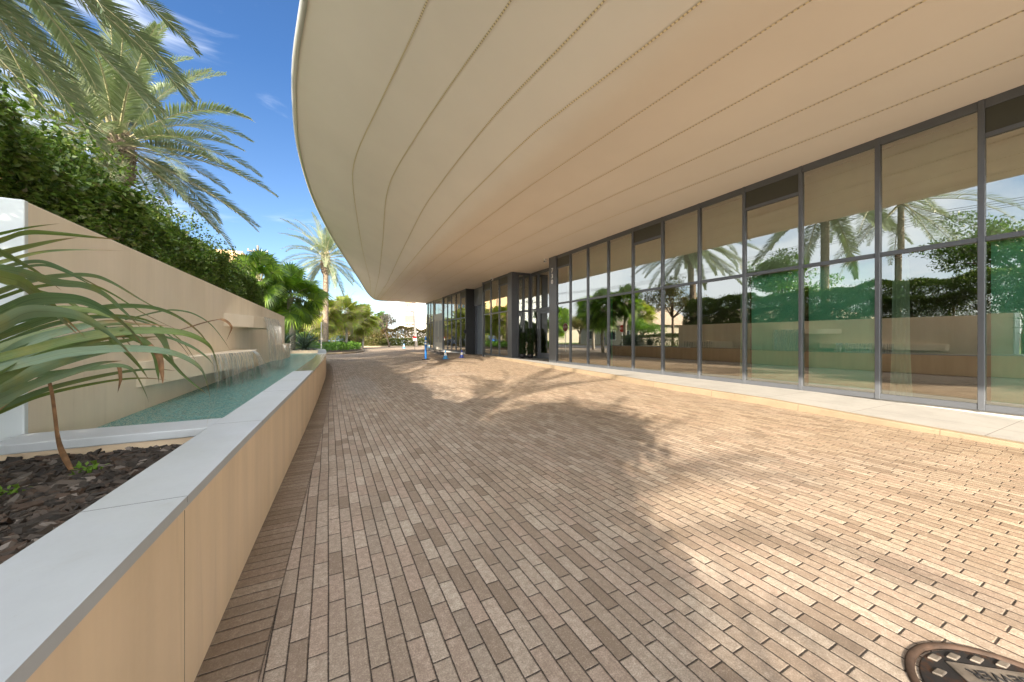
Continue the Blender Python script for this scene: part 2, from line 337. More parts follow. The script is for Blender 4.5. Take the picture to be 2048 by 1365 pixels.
def strapmat():
    m = NT('strap_leaf'); s = m.n('ShaderNodeSeparateXYZ', {0: m.n('ShaderNodeUVMap').outputs[0]}); U = s.outputs[0]; V = s.outputs[1]
    r = m.n('ShaderNodeNewGeometry').outputs['Random Per Island']; p = m.pos()
    c = m.ramp(r, [(0, (.06, .12, .05)), (.22, (.09, .16, .11)), (.36, (.13, .18, .04)), (.64, (.09, .14, .03)), (.82, (.12, .20, .15)), (1, (.165, .19, .045))])
    vein = m.n('ShaderNodeTexNoise', {'Vector': m.scaled(m.n('ShaderNodeUVMap').outputs[0], (2, 34, 1)), 'Scale': 1.0, 'Detail': 3}).outputs['Fac']
    c = m.mix(m.rng(vein, .40, .65, 0, .55), c, (.21, .25, .13)); c = m.mix(m.rng(m.math('ABSOLUTE', m.math('SUBTRACT', V, .5)), .03, .0, 0, .5), c, (.05, .075, .03))
    bl = m.noise(7, 5, p, .6)
    c = m.mix(m.rng(bl, .52, .70, 0, .6), c, (.23, .21, .055))
    c = m.mix(m.rng(m.math('ADD', U, m.rng(bl, .2, .8, -.10, .10)), .80, 1.0, 0, .95, True), c, (.27, .15, .085))
    a = m.pbr(c, .42, 0, m.bump(vein, .35, .003), .32, out=False)
    b = m.n('ShaderNodeBsdfTranslucent', {'Color': m.mix(1, c, (1.5, 1.8, .8), 'MULTIPLY')}).outputs[0]
    m.surf(m.mixsh(.22, a, b)); return m.m
MAT['strap'] = strapmat()
MAT['strapdead'] = plain('withered_leaf', (.24, .135, .065), .7, 0, .4, 25, .004)
def ironmat():
    m = NT('cast_iron'); p = m.pos()
    n = m.noise(18, 6, p, .65)
    c = m.mix(m.rng(n, .50, .66, 0, 1), (.032, .031, .033), (.09, .045, .026))
    m.pbr(c, .5, .5, m.bump(m.noise(130, 3, p), .4, .002)); return m.m
MAT['iron'] = ironmat()
MAT['rust'] = plain('rusty_rim', (.055, .033, .022), .75, .1, .45, 20, .003)
MAT['worn'] = plain('worn_cast_face', (.15, .13, .11), .55, .3, .4, 22, .002)
MAT['shutter'] = plain('shutter_slats', (.30, .34, .38), .4, .5, .05)

# ------------------------------------------------------------------ mesh helpers
def link(name, me, mat, parent=None, loc=None):
    o = bpy.data.objects.new(name, me); COL.objects.link(o)
    for mm in (mat if isinstance(mat, (list, tuple)) else [mat]): me.materials.append(mm)
    if parent: o.parent = parent
    if loc: o.location = loc
    return o
def mesh(name, vs, fs, mat, parent=None, smooth=False, uvs=None, loc=None, mi=None):
    me = bpy.data.meshes.new(name)
    vs = np.asarray(vs, dtype=np.float32).reshape(-1, 3)
    if isinstance(fs, np.ndarray) and fs.ndim == 2:
        k = fs.shape[1]; n = len(fs)
        me.vertices.add(len(vs)); me.vertices.foreach_set('co', vs.ravel())
        me.loops.add(n * k); me.loops.foreach_set('vertex_index', fs.astype(np.int32).ravel())
        me.polygons.add(n); me.polygons.foreach_set('loop_start', np.arange(0, n * k, k, dtype=np.int32)); me.polygons.foreach_set('loop_total', np.full(n, k, np.int32))
        me.update(calc_edges=True)
    else:
        me.from_pydata([tuple(map(float, v)) for v in vs], [], fs)
    if uvs is not None:
        ul = me.uv_layers.new(name='UVMap'); li = np.empty(len(me.loops), np.int32); me.loops.foreach_get('vertex_index', li)
        ul.data.foreach_set('uv', np.asarray(uvs, dtype=np.float32)[li].ravel())
    if smooth: me.polygons.foreach_set('use_smooth', np.ones(len(me.polygons), bool))
    if mi is not None: me.polygons.foreach_set('material_index', np.asarray(mi, np.int32))
    return link(name, me, mat, parent, loc)
class MB:
    def __init__(s): s.v = []; s.f = []; s.uv = []
    def box(s, x0, x1, y0, y1, z0, z1):
        b = len(s.v)
        s.v += [(x0, y0, z0), (x1, y0, z0), (x1, y1, z0), (x0, y1, z0), (x0, y0, z1), (x1, y0, z1), (x1, y1, z1), (x0, y1, z1)]
        s.f += [tuple(b + i for i in q) for q in ((0, 3, 2, 1), (4, 5, 6, 7), (0, 1, 5, 4), (1, 2, 6, 5), (2, 3, 7, 6), (3, 0, 4, 7))]; return s
    def tube(s, pts, rad, n=8, cap=True):
        pts = [Vector(p) for p in pts]; b = len(s.v); k = len(pts)
        rad = rad if isinstance(rad, (list, tuple)) else [rad] * k
        for i, p in enumerate(pts):
            t = (pts[min(i + 1, k - 1)] - pts[max(i - 1, 0)]).normalized()
            a = t.cross(Vector((0, 0, 1)) if abs(t.z) < .95 else Vector((1, 0, 0))).normalized(); c = t.cross(a)
            for j in range(n):
                q = 2 * PI * j / n; s.v.append(tuple(p + (a * math.cos(q) + c * math.sin(q)) * rad[i]))
        for i in range(k - 1):
            for j in range(n):
                j2 = (j + 1) % n; s.f.append((b + i * n + j, b + i * n + j2, b + (i + 1) * n + j2, b + (i + 1) * n + j))
        if cap: s.f.append(tuple(b + j for j in range(n))[::-1]); s.f.append(tuple(b + (k - 1) * n + j for j in range(n)))
        return s
    def lathe(s, prof, n=24, c=(0, 0, 0)):
        b = len(s.v)
        for r, z in prof:
            for j in range(n): q = 2 * PI * j / n; s.v.append((c[0] + r * math.cos(q), c[1] + r * math.sin(q), c[2] + z))
        for i in range(len(prof) - 1):
            for j in range(n):
                j2 = (j + 1) % n; s.f.append((b + i * n + j, b + i * n + j2, b + (i + 1) * n + j2, b + (i + 1) * n + j))
        return s
    def prism(s, poly, z0, z1):
        b = len(s.v); n = len(poly)
        s.v += [(x, y, z0) for x, y in poly] + [(x, y, z1) for x, y in poly]
        s.f += [tuple(b + i for i in range(n))[::-1], tuple(b + n + i for i in range(n))] + [(b + i, b + (i + 1) % n, b + n + (i + 1) % n, b + n + i) for i in range(n)]; return s
    def build(s, name, mat, parent=None, smooth=False, bevel=0, loc=None, uv=None):
        o = mesh(name, s.v, s.f, mat, parent, smooth, uv, loc)
        if bevel:
            md = o.modifiers.new('bevel', 'BEVEL'); md.width = bevel; md.segments = 2; md.limit_method = 'ANGLE'
        return o
def tag(o, label=None, cat=None, group=None, kind=None):
    for k, v in (('label', label), ('category', cat), ('group', group), ('kind', kind)):
        if v: o[k] = v
    return o
def empty(name, loc, label, cat, group=None, rz=0):
    o = bpy.data.objects.new(name, None); COL.objects.link(o); o.location = loc; o.rotation_euler = (0, 0, rz); o.empty_display_size = .3
    return tag(o, label, cat, group)
def copy_tree(o, parent=None):
    c = o.copy(); COL.objects.link(c)
    if parent: c.parent = parent
    for ch in [q for q in bpy.data.objects if q.parent == o]: copy_tree(ch, c)
    return c
def lerp(tab, y):
    a = np.array(tab); return float(np.interp(y, a[:, 0], a[:, 1]))
def smooth_tab(tab, ys):
    """smooth curve through table (y, x): dense linear + gaussian blur"""
    a = np.array(tab); yy = np.linspace(a[0, 0], a[-1, 0], 400); xx = np.interp(yy, a[:, 0], a[:, 1])
    k = np.exp(-np.linspace(-2.2, 2.2, 31) ** 2); k /= k.sum()
    pad = np.concatenate([2 * xx[0] - xx[15:0:-1], xx, 2 * xx[-1] - xx[-2:-17:-1]])
    return np.interp(ys, yy, np.convolve(pad, k, 'valid'))
def text_mesh(txt, size, depth):
    cu = bpy.data.curves.new('lettering', 'FONT'); cu.body = txt; cu.size = size; cu.extrude = depth; cu.align_x = 'CENTER'; cu.align_y = 'CENTER'
    o = bpy.data.objects.new('tmp_text', cu); COL.objects.link(o); dg = bpy.context.evaluated_depsgraph_get()
    me = bpy.data.meshes.new_from_object(o.evaluated_get(dg)); bpy.data.objects.remove(o); me.materials.clear(); return me

# leaf-cloud: one rhombic folded leaf per point
def leaves(name, P, N, size, aspect, mat, parent=None, droop=.3, var=.35, up=.25):
    n = len(P); P = np.asarray(P, np.float32)
    D = rng.normal(size=(n, 3)); D += np.asarray(N) * 1.1; D[:, 2] -= droop; D /= np.linalg.norm(D, axis=1, keepdims=True)
    U = rng.normal(size=(n, 3)) * .8; U[:, 2] += 1 * up * 4; S = np.cross(D, U); S /= np.linalg.norm(S, axis=1, keepdims=True) + 1e-9
    NN = np.cross(S, D)
    s = (size * (1 + var * rng.uniform(-1, 1, n)))[:, None]; w = s * aspect
    v0 = P; v1 = P + D * s * .45 + S * w * .5 + NN * s * .10; v2 = P + D * s - NN * s * .06; v3 = P + D * s * .45 - S * w * .5 + NN * s * .10
    V = np.stack([v0, v1, v2, v3], 1).reshape(-1, 3); F = np.arange(n * 4).reshape(n, 4)
    return mesh(name, V, F, mat, parent)

# ------------------------------------------------------------------ SETTING: ground
GP = [(-400, -200), (400, -200), (400, 500), (-400, 500)]
o = mesh('ground', [(x, y, -.06) for x, y in GP], [(0, 1, 2, 3)], MAT['soil']); tag(o, kind='structure')
PO = [(-9, -.47), (-3, -.455), (.8, -.432), (1.1, -.425), (1.5, -.41), (2.2, -.395), (3.2, -.36), (4.2, -.325), (5.5, -.285), (8.0, -.225), (11.6, -.165), (14.4, -.18), (16.2, -.215), (17.5, -.27), (18.6, -.45), (19.3, -.80)]
PI_ = [(-9, -.70), (.8, -.665), (1.5, -.635), (2.5, -.612), (3.4, -.585), (5.0, -.55), (6.0, -.515), (8.1, -.47), (10.5, -.41), (13.5, -.42), (16.5, -.48), (17.6, -.58), (18.6, -.80), (19.1, -1.1)]
KERB = [(-9, 6.0), (-4, 6.25), (0, 6.36), (2, 6.43), (3.3, 6.58), (6.1, 6.72), (8, 7.05), (11.2, 7.35), (14, 7.65), (17, 8.0), (20.4, 8.36)]
ys = np.concatenate([np.arange(-9, 19.31, .35)])
# brick driveway: one sheet
poly = [(-.5, -9)] + [(6.2, -9)] + [(lerp(KERB, y) + .05, y) for y in np.arange(-4, 20.5, 1)] + [(9.3, 20.4), (9.3, 23.5), (8.35, 23.5), (8.35, 30), (10, 36), (11.5, 45.2), (2.3, 48.2), (-3, 49), (-3, 38), (-9, 27.5), (-9, 20.3), (-1.0, 20.0)]
poly += [(lerp(PO, y) - .05, y) for y in (19, 17, 14, 11, 8, 5, 2, 0, -4)]
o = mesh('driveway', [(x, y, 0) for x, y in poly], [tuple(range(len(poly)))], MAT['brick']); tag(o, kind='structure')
# soldier course beside the planter
yy = np.arange(-9, 17.8, .2); xo = smooth_tab(PO, yy); V = []; F = []; UV = []
dist = np.concatenate([[0], np.cumsum(np.hypot(np.diff(xo), np.diff(yy)))])
for i, y in enumerate(yy):
    V += [(xo[i] - .01, y, .004), (xo[i] + .195, y, .004)]; UV += [(dist[i], 0), (dist[i], 1)]
    if i: F.append((2 * i - 2, 2 * i - 1, 2 * i + 1, 2 * i))
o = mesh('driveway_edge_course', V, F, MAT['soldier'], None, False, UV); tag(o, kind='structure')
# sidewalk with kerb: slopes down to the driveway near the camera
def walk_z(y): return float(np.interp(y, [-1, .7, 3.5, 30], [.006, .035, .11, .11]))
V = []; F = []; yk = np.concatenate([np.arange(-9, 20.3, .5), [20.4]])
xk = smooth_tab(KERB, yk)
for i, y in enumerate(yk):
    z = walk_z(y); V += [(xk[i] + .12, y, z), (8.9 if 13.2 > y or y > 16.4 else 9.6, y, z)]
    if i: F.append((2 * i - 2, 2 * i - 1, 2 * i + 1, 2 * i))
o = mesh('sidewalk', V, F, MAT['walk']); tag(o, kind='structure')
V = []; F = []
for i, y in enumerate(yk):
    z = walk_z(y) + .003
    V += [(xk[i], y, -.03), (xk[i] + .008, y, z - .012), (xk[i] + .02, y, z), (xk[i] + .14, y, z), (xk[i] + .14, y, -.03)]
    if i:
        for j in range(4): F.append((5 * i - 5 + j, 5 * i - 5 + j + 1, 5 * i + j + 1, 5 * i + j))
F.append(tuple(5 * (len(yk) - 1) + j for j in range(5)))
o = mesh('kerb', V, F, MAT['kerb']); tag(o, kind='structure')
# far pavement, street, lawn on the street side
o = mesh('far_sidewalk', [(8.36, 23.5, .012), (9.4, 23.5, .012), (9.4, 37, .012), (13, 46, .012), (11.5, 45, .012), (8.9, 36, .012), (8.0, 31, .012)], [(0, 1, 2, 3, 4, 5, 6)], MAT['walk']); tag(o, kind='structure')
o = mesh('street', [(-17, -60, -.02), (-9, -60, -.02), (-9, 110, -.02), (-17, 110, -.02)], [(0, 1, 2, 3)], MAT['asphalt']); tag(o, kind='structure')
o = mesh('verge_pavement', [(-9, -60, .0), (-7.6, -60, .0), (-7.6, 20.3, .0), (-9, 20.3, .0)], [(0, 1, 2, 3)], MAT['walk']); tag(o, kind='structure')
o = mesh('lawn', [(-60, -60, .02), (-17.3, -60, .02), (-17.3, 110, .02), (-60, 110, .02)], [(0, 1, 2, 3)], MAT['grass']); tag(o, kind='structure')
mb = MB().box(-17.3, -17, -60, 110, -.05, .1); tag(mb.build('street_kerb', MAT['kerb']), kind='structure')

# ------------------------------------------------------------------ FOUNTAIN
ft = empty('fountain', (-1.4, 8, 0), 'long beige stone fountain with white coping, tall back wall and stepped water ledges', 'fountain')
FO = Vector((-1.4, 8, 0))
def fpart(name, vs, fs, mat, smooth=False, parent=None, bevel=0):
    vs = [(x - FO.x, y - FO.y, z) for x, y, z in vs]
    o = mesh(name, vs, fs, mat, parent or ft, smooth)
    if bevel:
        md = o.modifiers.new('bevel', 'BEVEL'); md.width = bevel; md.segments = 2; md.limit_method = 'ANGLE'
    return o
def fbox(name, b, mat, bevel=.006, parent=None):
    mb = MB().box(*b); return fpart(name, mb.v, mb.f, mat, False, parent, bevel)
def strip_wall(y0, y1, z0, z1, step=.25, oo=0.0, ii=0.0):
    yy = np.arange(y0, y1 + 1e-6, step); yy[-1] = y1
    xo = smooth_tab(PO, yy) + oo; xi = smooth_tab(PI_, yy) + ii
    V = []; F = []
    for i, y in enumerate(yy):
        V += [(xi[i], y, z0), (xo[i], y, z0), (xo[i], y, z1), (xi[i], y, z1)]
        if i:
            for j in range(4):
                a = 4 * i - 4 + j; b = 4 * i - 4 + (j + 1) % 4; F.append((a, b, b + 4, a + 4))
    F.append((0, 1, 2, 3)); n = 4 * (len(yy) - 1); F.append((n + 3, n + 2, n + 1, n)); return V, F
# basin wall panels (vertical joints between them)
joints = [-9, -5.2, -2.4, 1.46, 4.75, 8.3, 11.9, 14.9, 17.3, 19.2]
for a, b in zip(joints[:-1], joints[1:]):
    V, F = strip_wall(a + .0005, b - .0005, -.05, .614, .24); fpart('basin_wall', V, F, MAT['planter'])
V, F = strip_wall(-9, 19.1, -.05, .612, .24, -.002, .010); fpart('wall_core', V, F, MAT['joint'])
V, F = strip_wall(-9, 6.24, .618, .64, .24, .0025, .004); fpart('coping_core', V, F, MAT['joint'])
cop = [-9, -3.2, -1.0, 1.47, 2.62, 4.0, 6.25]
for a, b in zip(cop[:-1], cop[1:]):
    V, F = strip_wall(a + .0005, b - .0005, .617, .65, .24, .004, -.006); fpart('coping', V, F, MAT['coping'])
V, F = strip_wall(12.9, 19.2, .617, .65, .24, .004, -.006); fpart('coping', V, F, MAT['coping'], bevel=.003)
V, F = strip_wall(6.252, 12.898, .612, .634, .24, .004, -.006); o = fpart('spill_edge', V, F, MAT['spill'], bevel=.003); o['label'] = 'wet mosaic spill edge where water runs over'
for y in joints[2:-1]:
    V, F = strip_wall(y - .0016, y + .0016, -.04, .61, .005, .001, 0); fpart('panel_joint', V, F, MAT['joint'])
for y in cop[2:-1] + [14.1, 15.4]:
    V, F = strip_wall(y - .0014, y + .0014, .63, .6508, .004, .0045, -.0065); fpart('coping_joint', V, F, MAT['joint'])
# tall back wall, its pale end panel and copings
fbox('back_wall', (-1.95, -1.45, 2.87, 9.75, -.05, 1.875), MAT['wall']); fbox('back_wall', (-1.95, -1.45, 9.754, 12.1, -.05, 1.875), MAT['wall']); fbox('back_wall', (-1.95, -1.45, 12.104, 14.45, -.05, 1.875), MAT['wall'])
fbox('end_panel', (-1.95, -1.447, 2.835, 2.868, -.05, 1.877), MAT['endwhite'])['label'] = 'pale blue-white end panel of the tall wall'
fbox('cross_coping', (-1.449, -.615, 2.565, 2.832, .60, .646), MAT['coping']); fbox('cross_wall', (-1.449, -.62, 2.585, 2.815, 0, .60), MAT['planter'])
fbox('planter_back_wall', (-2.75, -2.55, -9, 2.83, -.05, .60), MAT['planter']); fbox('planter_back_coping', (-2.76, -2.53, -9, 2.833, .602, .646), MAT['coping'])
fbox('far_basin_wall', (-2.4, -.50, 16.35, 16.55, 0, .645), MAT['planter'])
fbox('rear_basin_wall', (-2.5, -2.4, 14.45, 19.3, 0, .6), MAT['planter'])
fbox('end_basin_wall', (-2.5, -.85, 19.1, 19.3, 0, .6), MAT['planter'])
fbox('pool_floor', (-2.35, -.45, 2.83, 16.34, 0, .16), MAT['poolfloor'], 0)
# ledges: plan outlines that swing out from the wall
def ledge(name, pts, z0, z1):
    mb = MB().prism(pts, z0, z1); return fpart(name, mb.v, mb.f, MAT['wall'], False, None, .004)
ledge('upper_ledge', [(-1.45, 6.72), (-1.19, 7.41), (-1.11, 7.9), (-1.06, 8.5), (-1.03, 9.1), (-1.45, 9.1)], 1.325, 1.52)
ledge('lower_ledge', [(-1.45, 4.05), (-1.42, 4.13), (-1.35, 4.65), (-1.24, 5.5), (-1.07, 6.5), (-1.12, 7.3), (-1.45, 7.5)], .735, .95)
ledge('end_ledge', [(-1.45, 11.2), (-1.28, 12.1), (-1.22, 13.2), (-1.26, 14.2), (-1.45, 14.44), (-1.9, 14.6), (-1.9, 14.46), (-1.45, 14.46)][:5] + [], .52, .955)
# falling water as sheets of streaks
def fall(line, zt, zb, out_, nseg=60, seed=1):
    r = random.Random(seed); V = []; F = []
    pts = [Vector((x, y, 0)) for x, y in line]
    seg = [0]
    for a, b in zip(pts[:-1], pts[1:]): seg.append(seg[-1] + (b - a).length)
    def at(s):
        for i in range(len(pts) - 1):
            if s <= seg[i + 1]: return pts[i].lerp(pts[i + 1], (s - seg[i]) / (seg[i + 1] - seg[i]))
        return pts[-1].copy()
    for k in range(nseg):
        s = r.uniform(0, seg[-1]); p = at(s); w = r.uniform(.006, .028); o1 = out_ * r.uniform(.6, 1.3); top = zt; bot = zb + r.uniform(0, .12) * (zt - zb) * r.random()
        n = 7; b = len(V)
        d = Vector((.12, .99, 0))
        for i in range(n + 1):
            t = i / n; q = p + Vector((o1 * math.sqrt(t) + r.uniform(-.004, .004), r.uniform(-.008, .008), top + (bot - top) * t)); ww = w * (1 - .5 * t) * r.uniform(.6, 1.2)
            V += [tuple(q - d * ww), tuple(q + d * ww)]
            if i: F.append((b + 2 * i - 2, b + 2 * i - 1, b + 2 * i + 1, b + 2 * i))
    return V, F
V, F = fall([(-1.10, 7.8), (-1.05, 8.5), (-1.02, 9.1)], 1.525, .53, .10, 120, 3); fpart('waterfall', V, F, MAT['fall'])
V, F = fall([(-1.26, 5.3), (-1.06, 6.5)], .952, .53, .06, 70, 5); fpart('waterfall', V, F, MAT['fall'])
V, F = fall([(-1.07, 6.55), (-1.08, 6.75)], .952, .53, .17, 26, 6); fpart('waterfall', V, F, MAT['fall'])
V, F = fall([(-1.27, 12.2), (-1.24, 13.9)], .956, .53, .05, 40, 8); fpart('waterfall', V, F, MAT['fall'])
# water
yy = np.arange(2.83, 16.35, .3); xi = smooth_tab(PI_, yy); V = []; F = []
for i, y in enumerate(yy):
    V += [(-2.4 if y > 14.5 else -1.452, y, .53), (xi[i] + .01, y, .53)]
    if i: F.append((2 * i - 2, 2 * i - 1, 2 * i + 1, 2 * i))
tag(mesh('water', V, F, MAT['water']), kind='structure')

# bark mulch in the near planter
def chips(n, x0, x1, y0, y1, z):
    V = []; F = []; r = random.Random(3)
    for k in range(n):
        x = r.uniform(x0, x1); y = r.uniform(y0, y1); l = r.uniform(.012, .038) * r.choice((1, 1, 1.6)); w = l * r.uniform(.2, .5); h = r.uniform(.003, .009)
        a = r.gauss(.2, .9); t = r.gauss(0, .28); u = r.gauss(0, .28); m = Matrix.Translation((x, y, z + r.uniform(0, .035))) @ Matrix.Rotation(a, 4, 'Z') @ Matrix.Rotation(t, 4, 'Y') @ Matrix.Rotation(u, 4, 'X')
        b = len(V); q = [(-l, r.uniform(-w, 0)), (-l * r.uniform(.2, .7), -w), (l * r.uniform(.3, .8), -w * r.uniform(.5, 1)), (l, r.uniform(-w, w) * .5), (l * r.uniform(.3, .8), w * r.uniform(.5, 1)), (-l * r.uniform(.4, .9), w)]
        for zz, sc in ((-h, 1), (h, .86)):
            for px, py in q: V.append(tuple(m @ Vector((px * sc, py * sc, zz + r.uniform(-.002, .002)))))
        F.append(tuple(b + 6 + i for i in range(6)))
        for i in range(6): F.append((b + i, b + (i + 1) % 6, b + 6 + (i + 1) % 6, b + 6 + i))
    return V, F
V, F = chips(13000, -1.8, -.64, .3, 2.56, .535)
b = len(V); V += [(-2.55, -9, .53), (-.62, -9, .53), (-.60, 2.58, .53), (-2.55, 2.58, .53)]; F.append((b, b + 1, b + 2, b + 3))
tag(mesh('bark_mulch', V, F, MAT['mulch']), 'dark bark chip mulch filling the near planter', 'mulch', None, 'stuff')
wl = empty('weed', (-.93, 2.2, .55), 'small bright green weed sprouting nearest the white coping in the mulch', 'weed', 'weeds in the mulch')
P = np.array([(rng.normal(0, .03), rng.normal(0, .03), rng.uniform(0, .05)) for _ in range(26)]); leaves('foliage', P, np.tile((0, 0, 1.), (26, 1)), .035, .5, MAT['weed'], wl)
for (x, y, lab, s) in ((-1.06, 2.02, 'small weed sprout in the middle of the bark mulch', .8), (-1.16, 1.66, 'low weed sprout in the mulch toward the camera', .7), (-1.5, 2.35, 'tiny pale weed beside the hanging dead leaf', .6)):
    c = copy_tree(wl); c.location = (x, y, .55); c['label'] = lab; c.scale = (s, s, s)

# ------------------------------------------------------------------ FOREGROUND STRAP-LEAF PLANT
CT, ST = math.cos(YAW), math.sin(YAW)
def wp(u, v, Z):   # survey of leaf points: direction from the station point and a distance
    X = (u - 1024) / FPX * Z; return Vector((X * CT + Z * ST, -X * ST + Z * CT, HC - (v - 676) / FPX * Z))
def catmull(pts, n):
    out = []; P = [pts[0] * 2 - pts[1]] + pts + [pts[-1] * 2 - pts[-2]]
    for i in range(1, len(P) - 2):
        for k in range(n):
            t = k / n; a, b, c, d = P[i - 1], P[i], P[i + 1], P[i + 2]
            out.append(.5 * ((2 * b) + (c - a) * t + (2 * a - 5 * b + 4 * c - d) * t * t + (3 * b - a - 3 * c + d) * t ** 3))
    out.append(P[-2]); return out
def ribbon(V, F, UV, pts, wid, side, n=6, fold=.28, prof=None):
    c = catmull(pts, n); k = len(c); b = len(V)
    for i, p in enumerate(c):
        t = (c[min(i + 1, k - 1)] - c[max(i - 1, 0)]).normalized(); s = side - t * side.dot(t)
        s = s.normalized(); nn = s.cross(t); u = i / (k - 1)
        w = wid * (prof(u) if prof else (1 - u ** 2.2) * (.75 + .5 * min(u * 3, 1)))
        for j, (a, h) in enumerate(((-1, 0), (-.5, -fold * .6), (0, -fold), (.5, -fold * .6), (1, 0))):
            V.append(tuple(p + s * a * w * .5 - nn * h * w * .5)); UV.append((u, (a + 1) / 2))
        if i:
            for j in range(4): F.append((b + 5 * i - 5 + j, b + 5 * i - 5 + j + 1, b + 5 * i + j + 1, b + 5 * i + j))
ROOT = (-2.05, 2.10, .70)
plant = empty('strap_leaf_plant', ROOT, 'large plant with long arching blue-green strap leaves over the near planter', 'plant')
LEAF = [ # traced leaf axes (station bearings), distances along, width in metres
 ([(0, 468), (60, 455), (122, 447)], 1.75, 1.95, .030), ([(0, 482), (50, 466), (110, 467), (190, 475), (242, 480)], 1.7, 2.1, .045),
 ([(0, 508), (50, 495), (110, 482), (157, 475)], 1.5, 1.8, .044), ([(0, 525), (80, 505), (150, 500), (250, 502)], 1.65, 2.1, .024),
 ([(-20, 494), (35, 522), (75, 545), (124, 582)], 1.25, 1.55, .032), ([(0, 538), (40, 527), (85, 524), (130, 540), (180, 565), (205, 577)], 1.5, 1.9, .028),
 ([(-15, 548), (30, 562), (60, 582), (90, 604), (120, 636), (160, 674)], 1.15, 1.5, .05), ([(0, 583), (60, 562), (120, 552), (180, 551), (225, 566), (300, 610), (372, 642)], 1.5, 2.1, .036),
 ([(0, 630), (60, 603), (110, 597), (165, 602), (215, 625), (262, 662), (292, 700)], 1.1, 1.5, .062), ([(120, 566), (170, 572), (210, 590), (250, 625), (286, 660)], 1.35, 1.7, .036),
 ([(60, 700), (140, 680), (200, 669), (266, 662), (332, 662), (380, 670), (417, 690), (431, 718), (437, 758), (426, 817)], 1.35, 1.85, .050),
 ([(0, 752), (80, 718), (140, 700), (200, 690), (244, 683), (288, 676), (325, 673)], 1.3, 1.75, .052),
 ([(0, 672), (90, 640), (170, 622), (250, 612), (330, 622), (395, 662), (430, 712)], 1.6, 2.1, .05), ([(0, 700), (90, 668), (180, 650), (260, 648), (340, 652)], 1.45, 1.9, .06),
 ([(0, 735), (90, 692), (180, 668), (250, 656), (310, 664)], 1.35, 1.75, .062), ([(0, 775), (80, 738), (160, 714), (230, 700), (280, 697)], 1.25, 1.65, .062),
 ([(0, 800), (70, 768), (140, 744), (200, 727), (245, 722)], 1.2, 1.5, .058), ([(0, 815), (90, 780), (180, 757), (255, 743), (310, 739), (354, 742)], 1.4, 1.9, .036),
 ([(330, 674), (354, 681), (387, 696), (415, 716), (430, 735)], 1.75, 1.9, .018), ([(280, 690), (321, 707), (341, 723), (365, 749), (393, 773), (417, 791)], 1.6, 1.85, .020),
 ([(300, 655), (323, 674), (336, 701), (350, 731)], 1.6, 1.75, .034), ([(240, 660), (266, 674), (292, 687), (310, 709), (316, 747), (318, 768)], 1.5, 1.65, .034),
 ([(190, 655), (224, 680), (255, 707), (281, 736), (297, 759)], 1.5, 1.7, .022), ([(120, 745), (200, 735), (233, 731), (262, 738), (277, 758), (292, 789), (298, 807)], 1.4, 1.6, .026),
 ([(250, 640), (321, 623), (354, 621), (387, 628), (420, 648), (446, 679), (462, 704)], 1.9, 2.2, .012), ([(0, 650), (60, 628), (130, 617), (200, 626), (260, 652), (300, 690)], 1.5, 1.8, .05),
 ([(0, 560), (60, 580), (130, 600), (180, 640), (215, 700)], 1.7, 2.0, .04), ([(0, 688), (100, 650), (200, 632), (290, 640), (360, 680), (400, 735)], 1.75, 2.2, .03)]
V = []; F = []; UV = []; rp = Vector(ROOT)
JIT = random.Random(8); MORE = []
for pts, z0, z1, w in LEAF[10:18] + LEAF[5:9] + LEAF[25:]:
    jx, jy, jz = JIT.uniform(-26, 14), JIT.uniform(-22, 26), JIT.uniform(-.12, .18); MORE.append(([(u + jx * (1 if i else .3), v + jy * (1 + .15 * i)) for i, (u, v) in enumerate(pts)], z0 + jz, z1 + jz, w * JIT.uniform(.6, 1.0)))
for pts, z0, z1, w in LEAF + MORE:
    n = len(pts); q = [wp(u, v, z0 + (z1 - z0) * i / (n - 1)) for i, (u, v) in enumerate(pts)]
    if pts[0][0] <= 130: # carry the leaf back to the crown of the plant
        h = q[0]; tg = (q[0] - q[1]).normalized(); a1 = h + tg * .28; q = [rp.copy(), rp.lerp(a1, .55) + Vector((0, 0, .05)), a1] + q
    view = (q[len(q) // 2] - Vector((0, 0, HC))).normalized()
    t = (q[-1] - q[0]).normalized(); side = t.cross(view).cross(t) * .0 + Vector((0, 0, 1)) * .75 + t.cross(Vector((0, 0, 1))) * random.choice((.5, .7, -.4))
    ribbon(V, F, UV, [p - rp for p in q], w * .74, side, 6, random.choice((.25, .35, -.3)))
r_ = random.Random(5)
for k in range(46):   # the rest of the rosette, away from the view
    a = r_.uniform(PI * .75, PI * 1.72); ln = r_.uniform(.7, 1.2); e = r_.uniform(.2, 1.2); dr = r_.uniform(.9, 1.7)
    d = Vector((math.cos(a), math.sin(a), 0)); p = Vector((0, 0, 0)); q = [p.copy()]
    for i in range(6):
        p = p + (d * math.cos(e) + Vector((0, 0, math.sin(e)))) * ln / 6; e -= dr / 6 * 1.2; q.append(p.copy())
    ribbon(V, F, UV, q, r_.uniform(.04, .06), d.cross(Vector((0, 0, 1))), 4)
mesh('leaves', V, F, MAT['strap'], plant, True, UV)
MB().tube([(0, 0, -.18), (.02, .0, -.05), (0, 0, .12)], [.10, .085, .05], 10).build('stem', MAT['bark'], plant, True)
def dead(pts, z0, z1, w, prof=None, lab=None):
    V = []; F = []; UV = []; n = len(pts)
    ribbon(V, F, UV, [wp(u, v, z0 + (z1 - z0) * i / (n - 1)) - rp for i, (u, v) in enumerate(pts)], w, Vector((.8, .5, .25)), 6, .5, prof)
    o = mesh('dead_leaf', V, F, MAT['strapdead'], plant, True, UV)
    if lab: o['label'] = lab
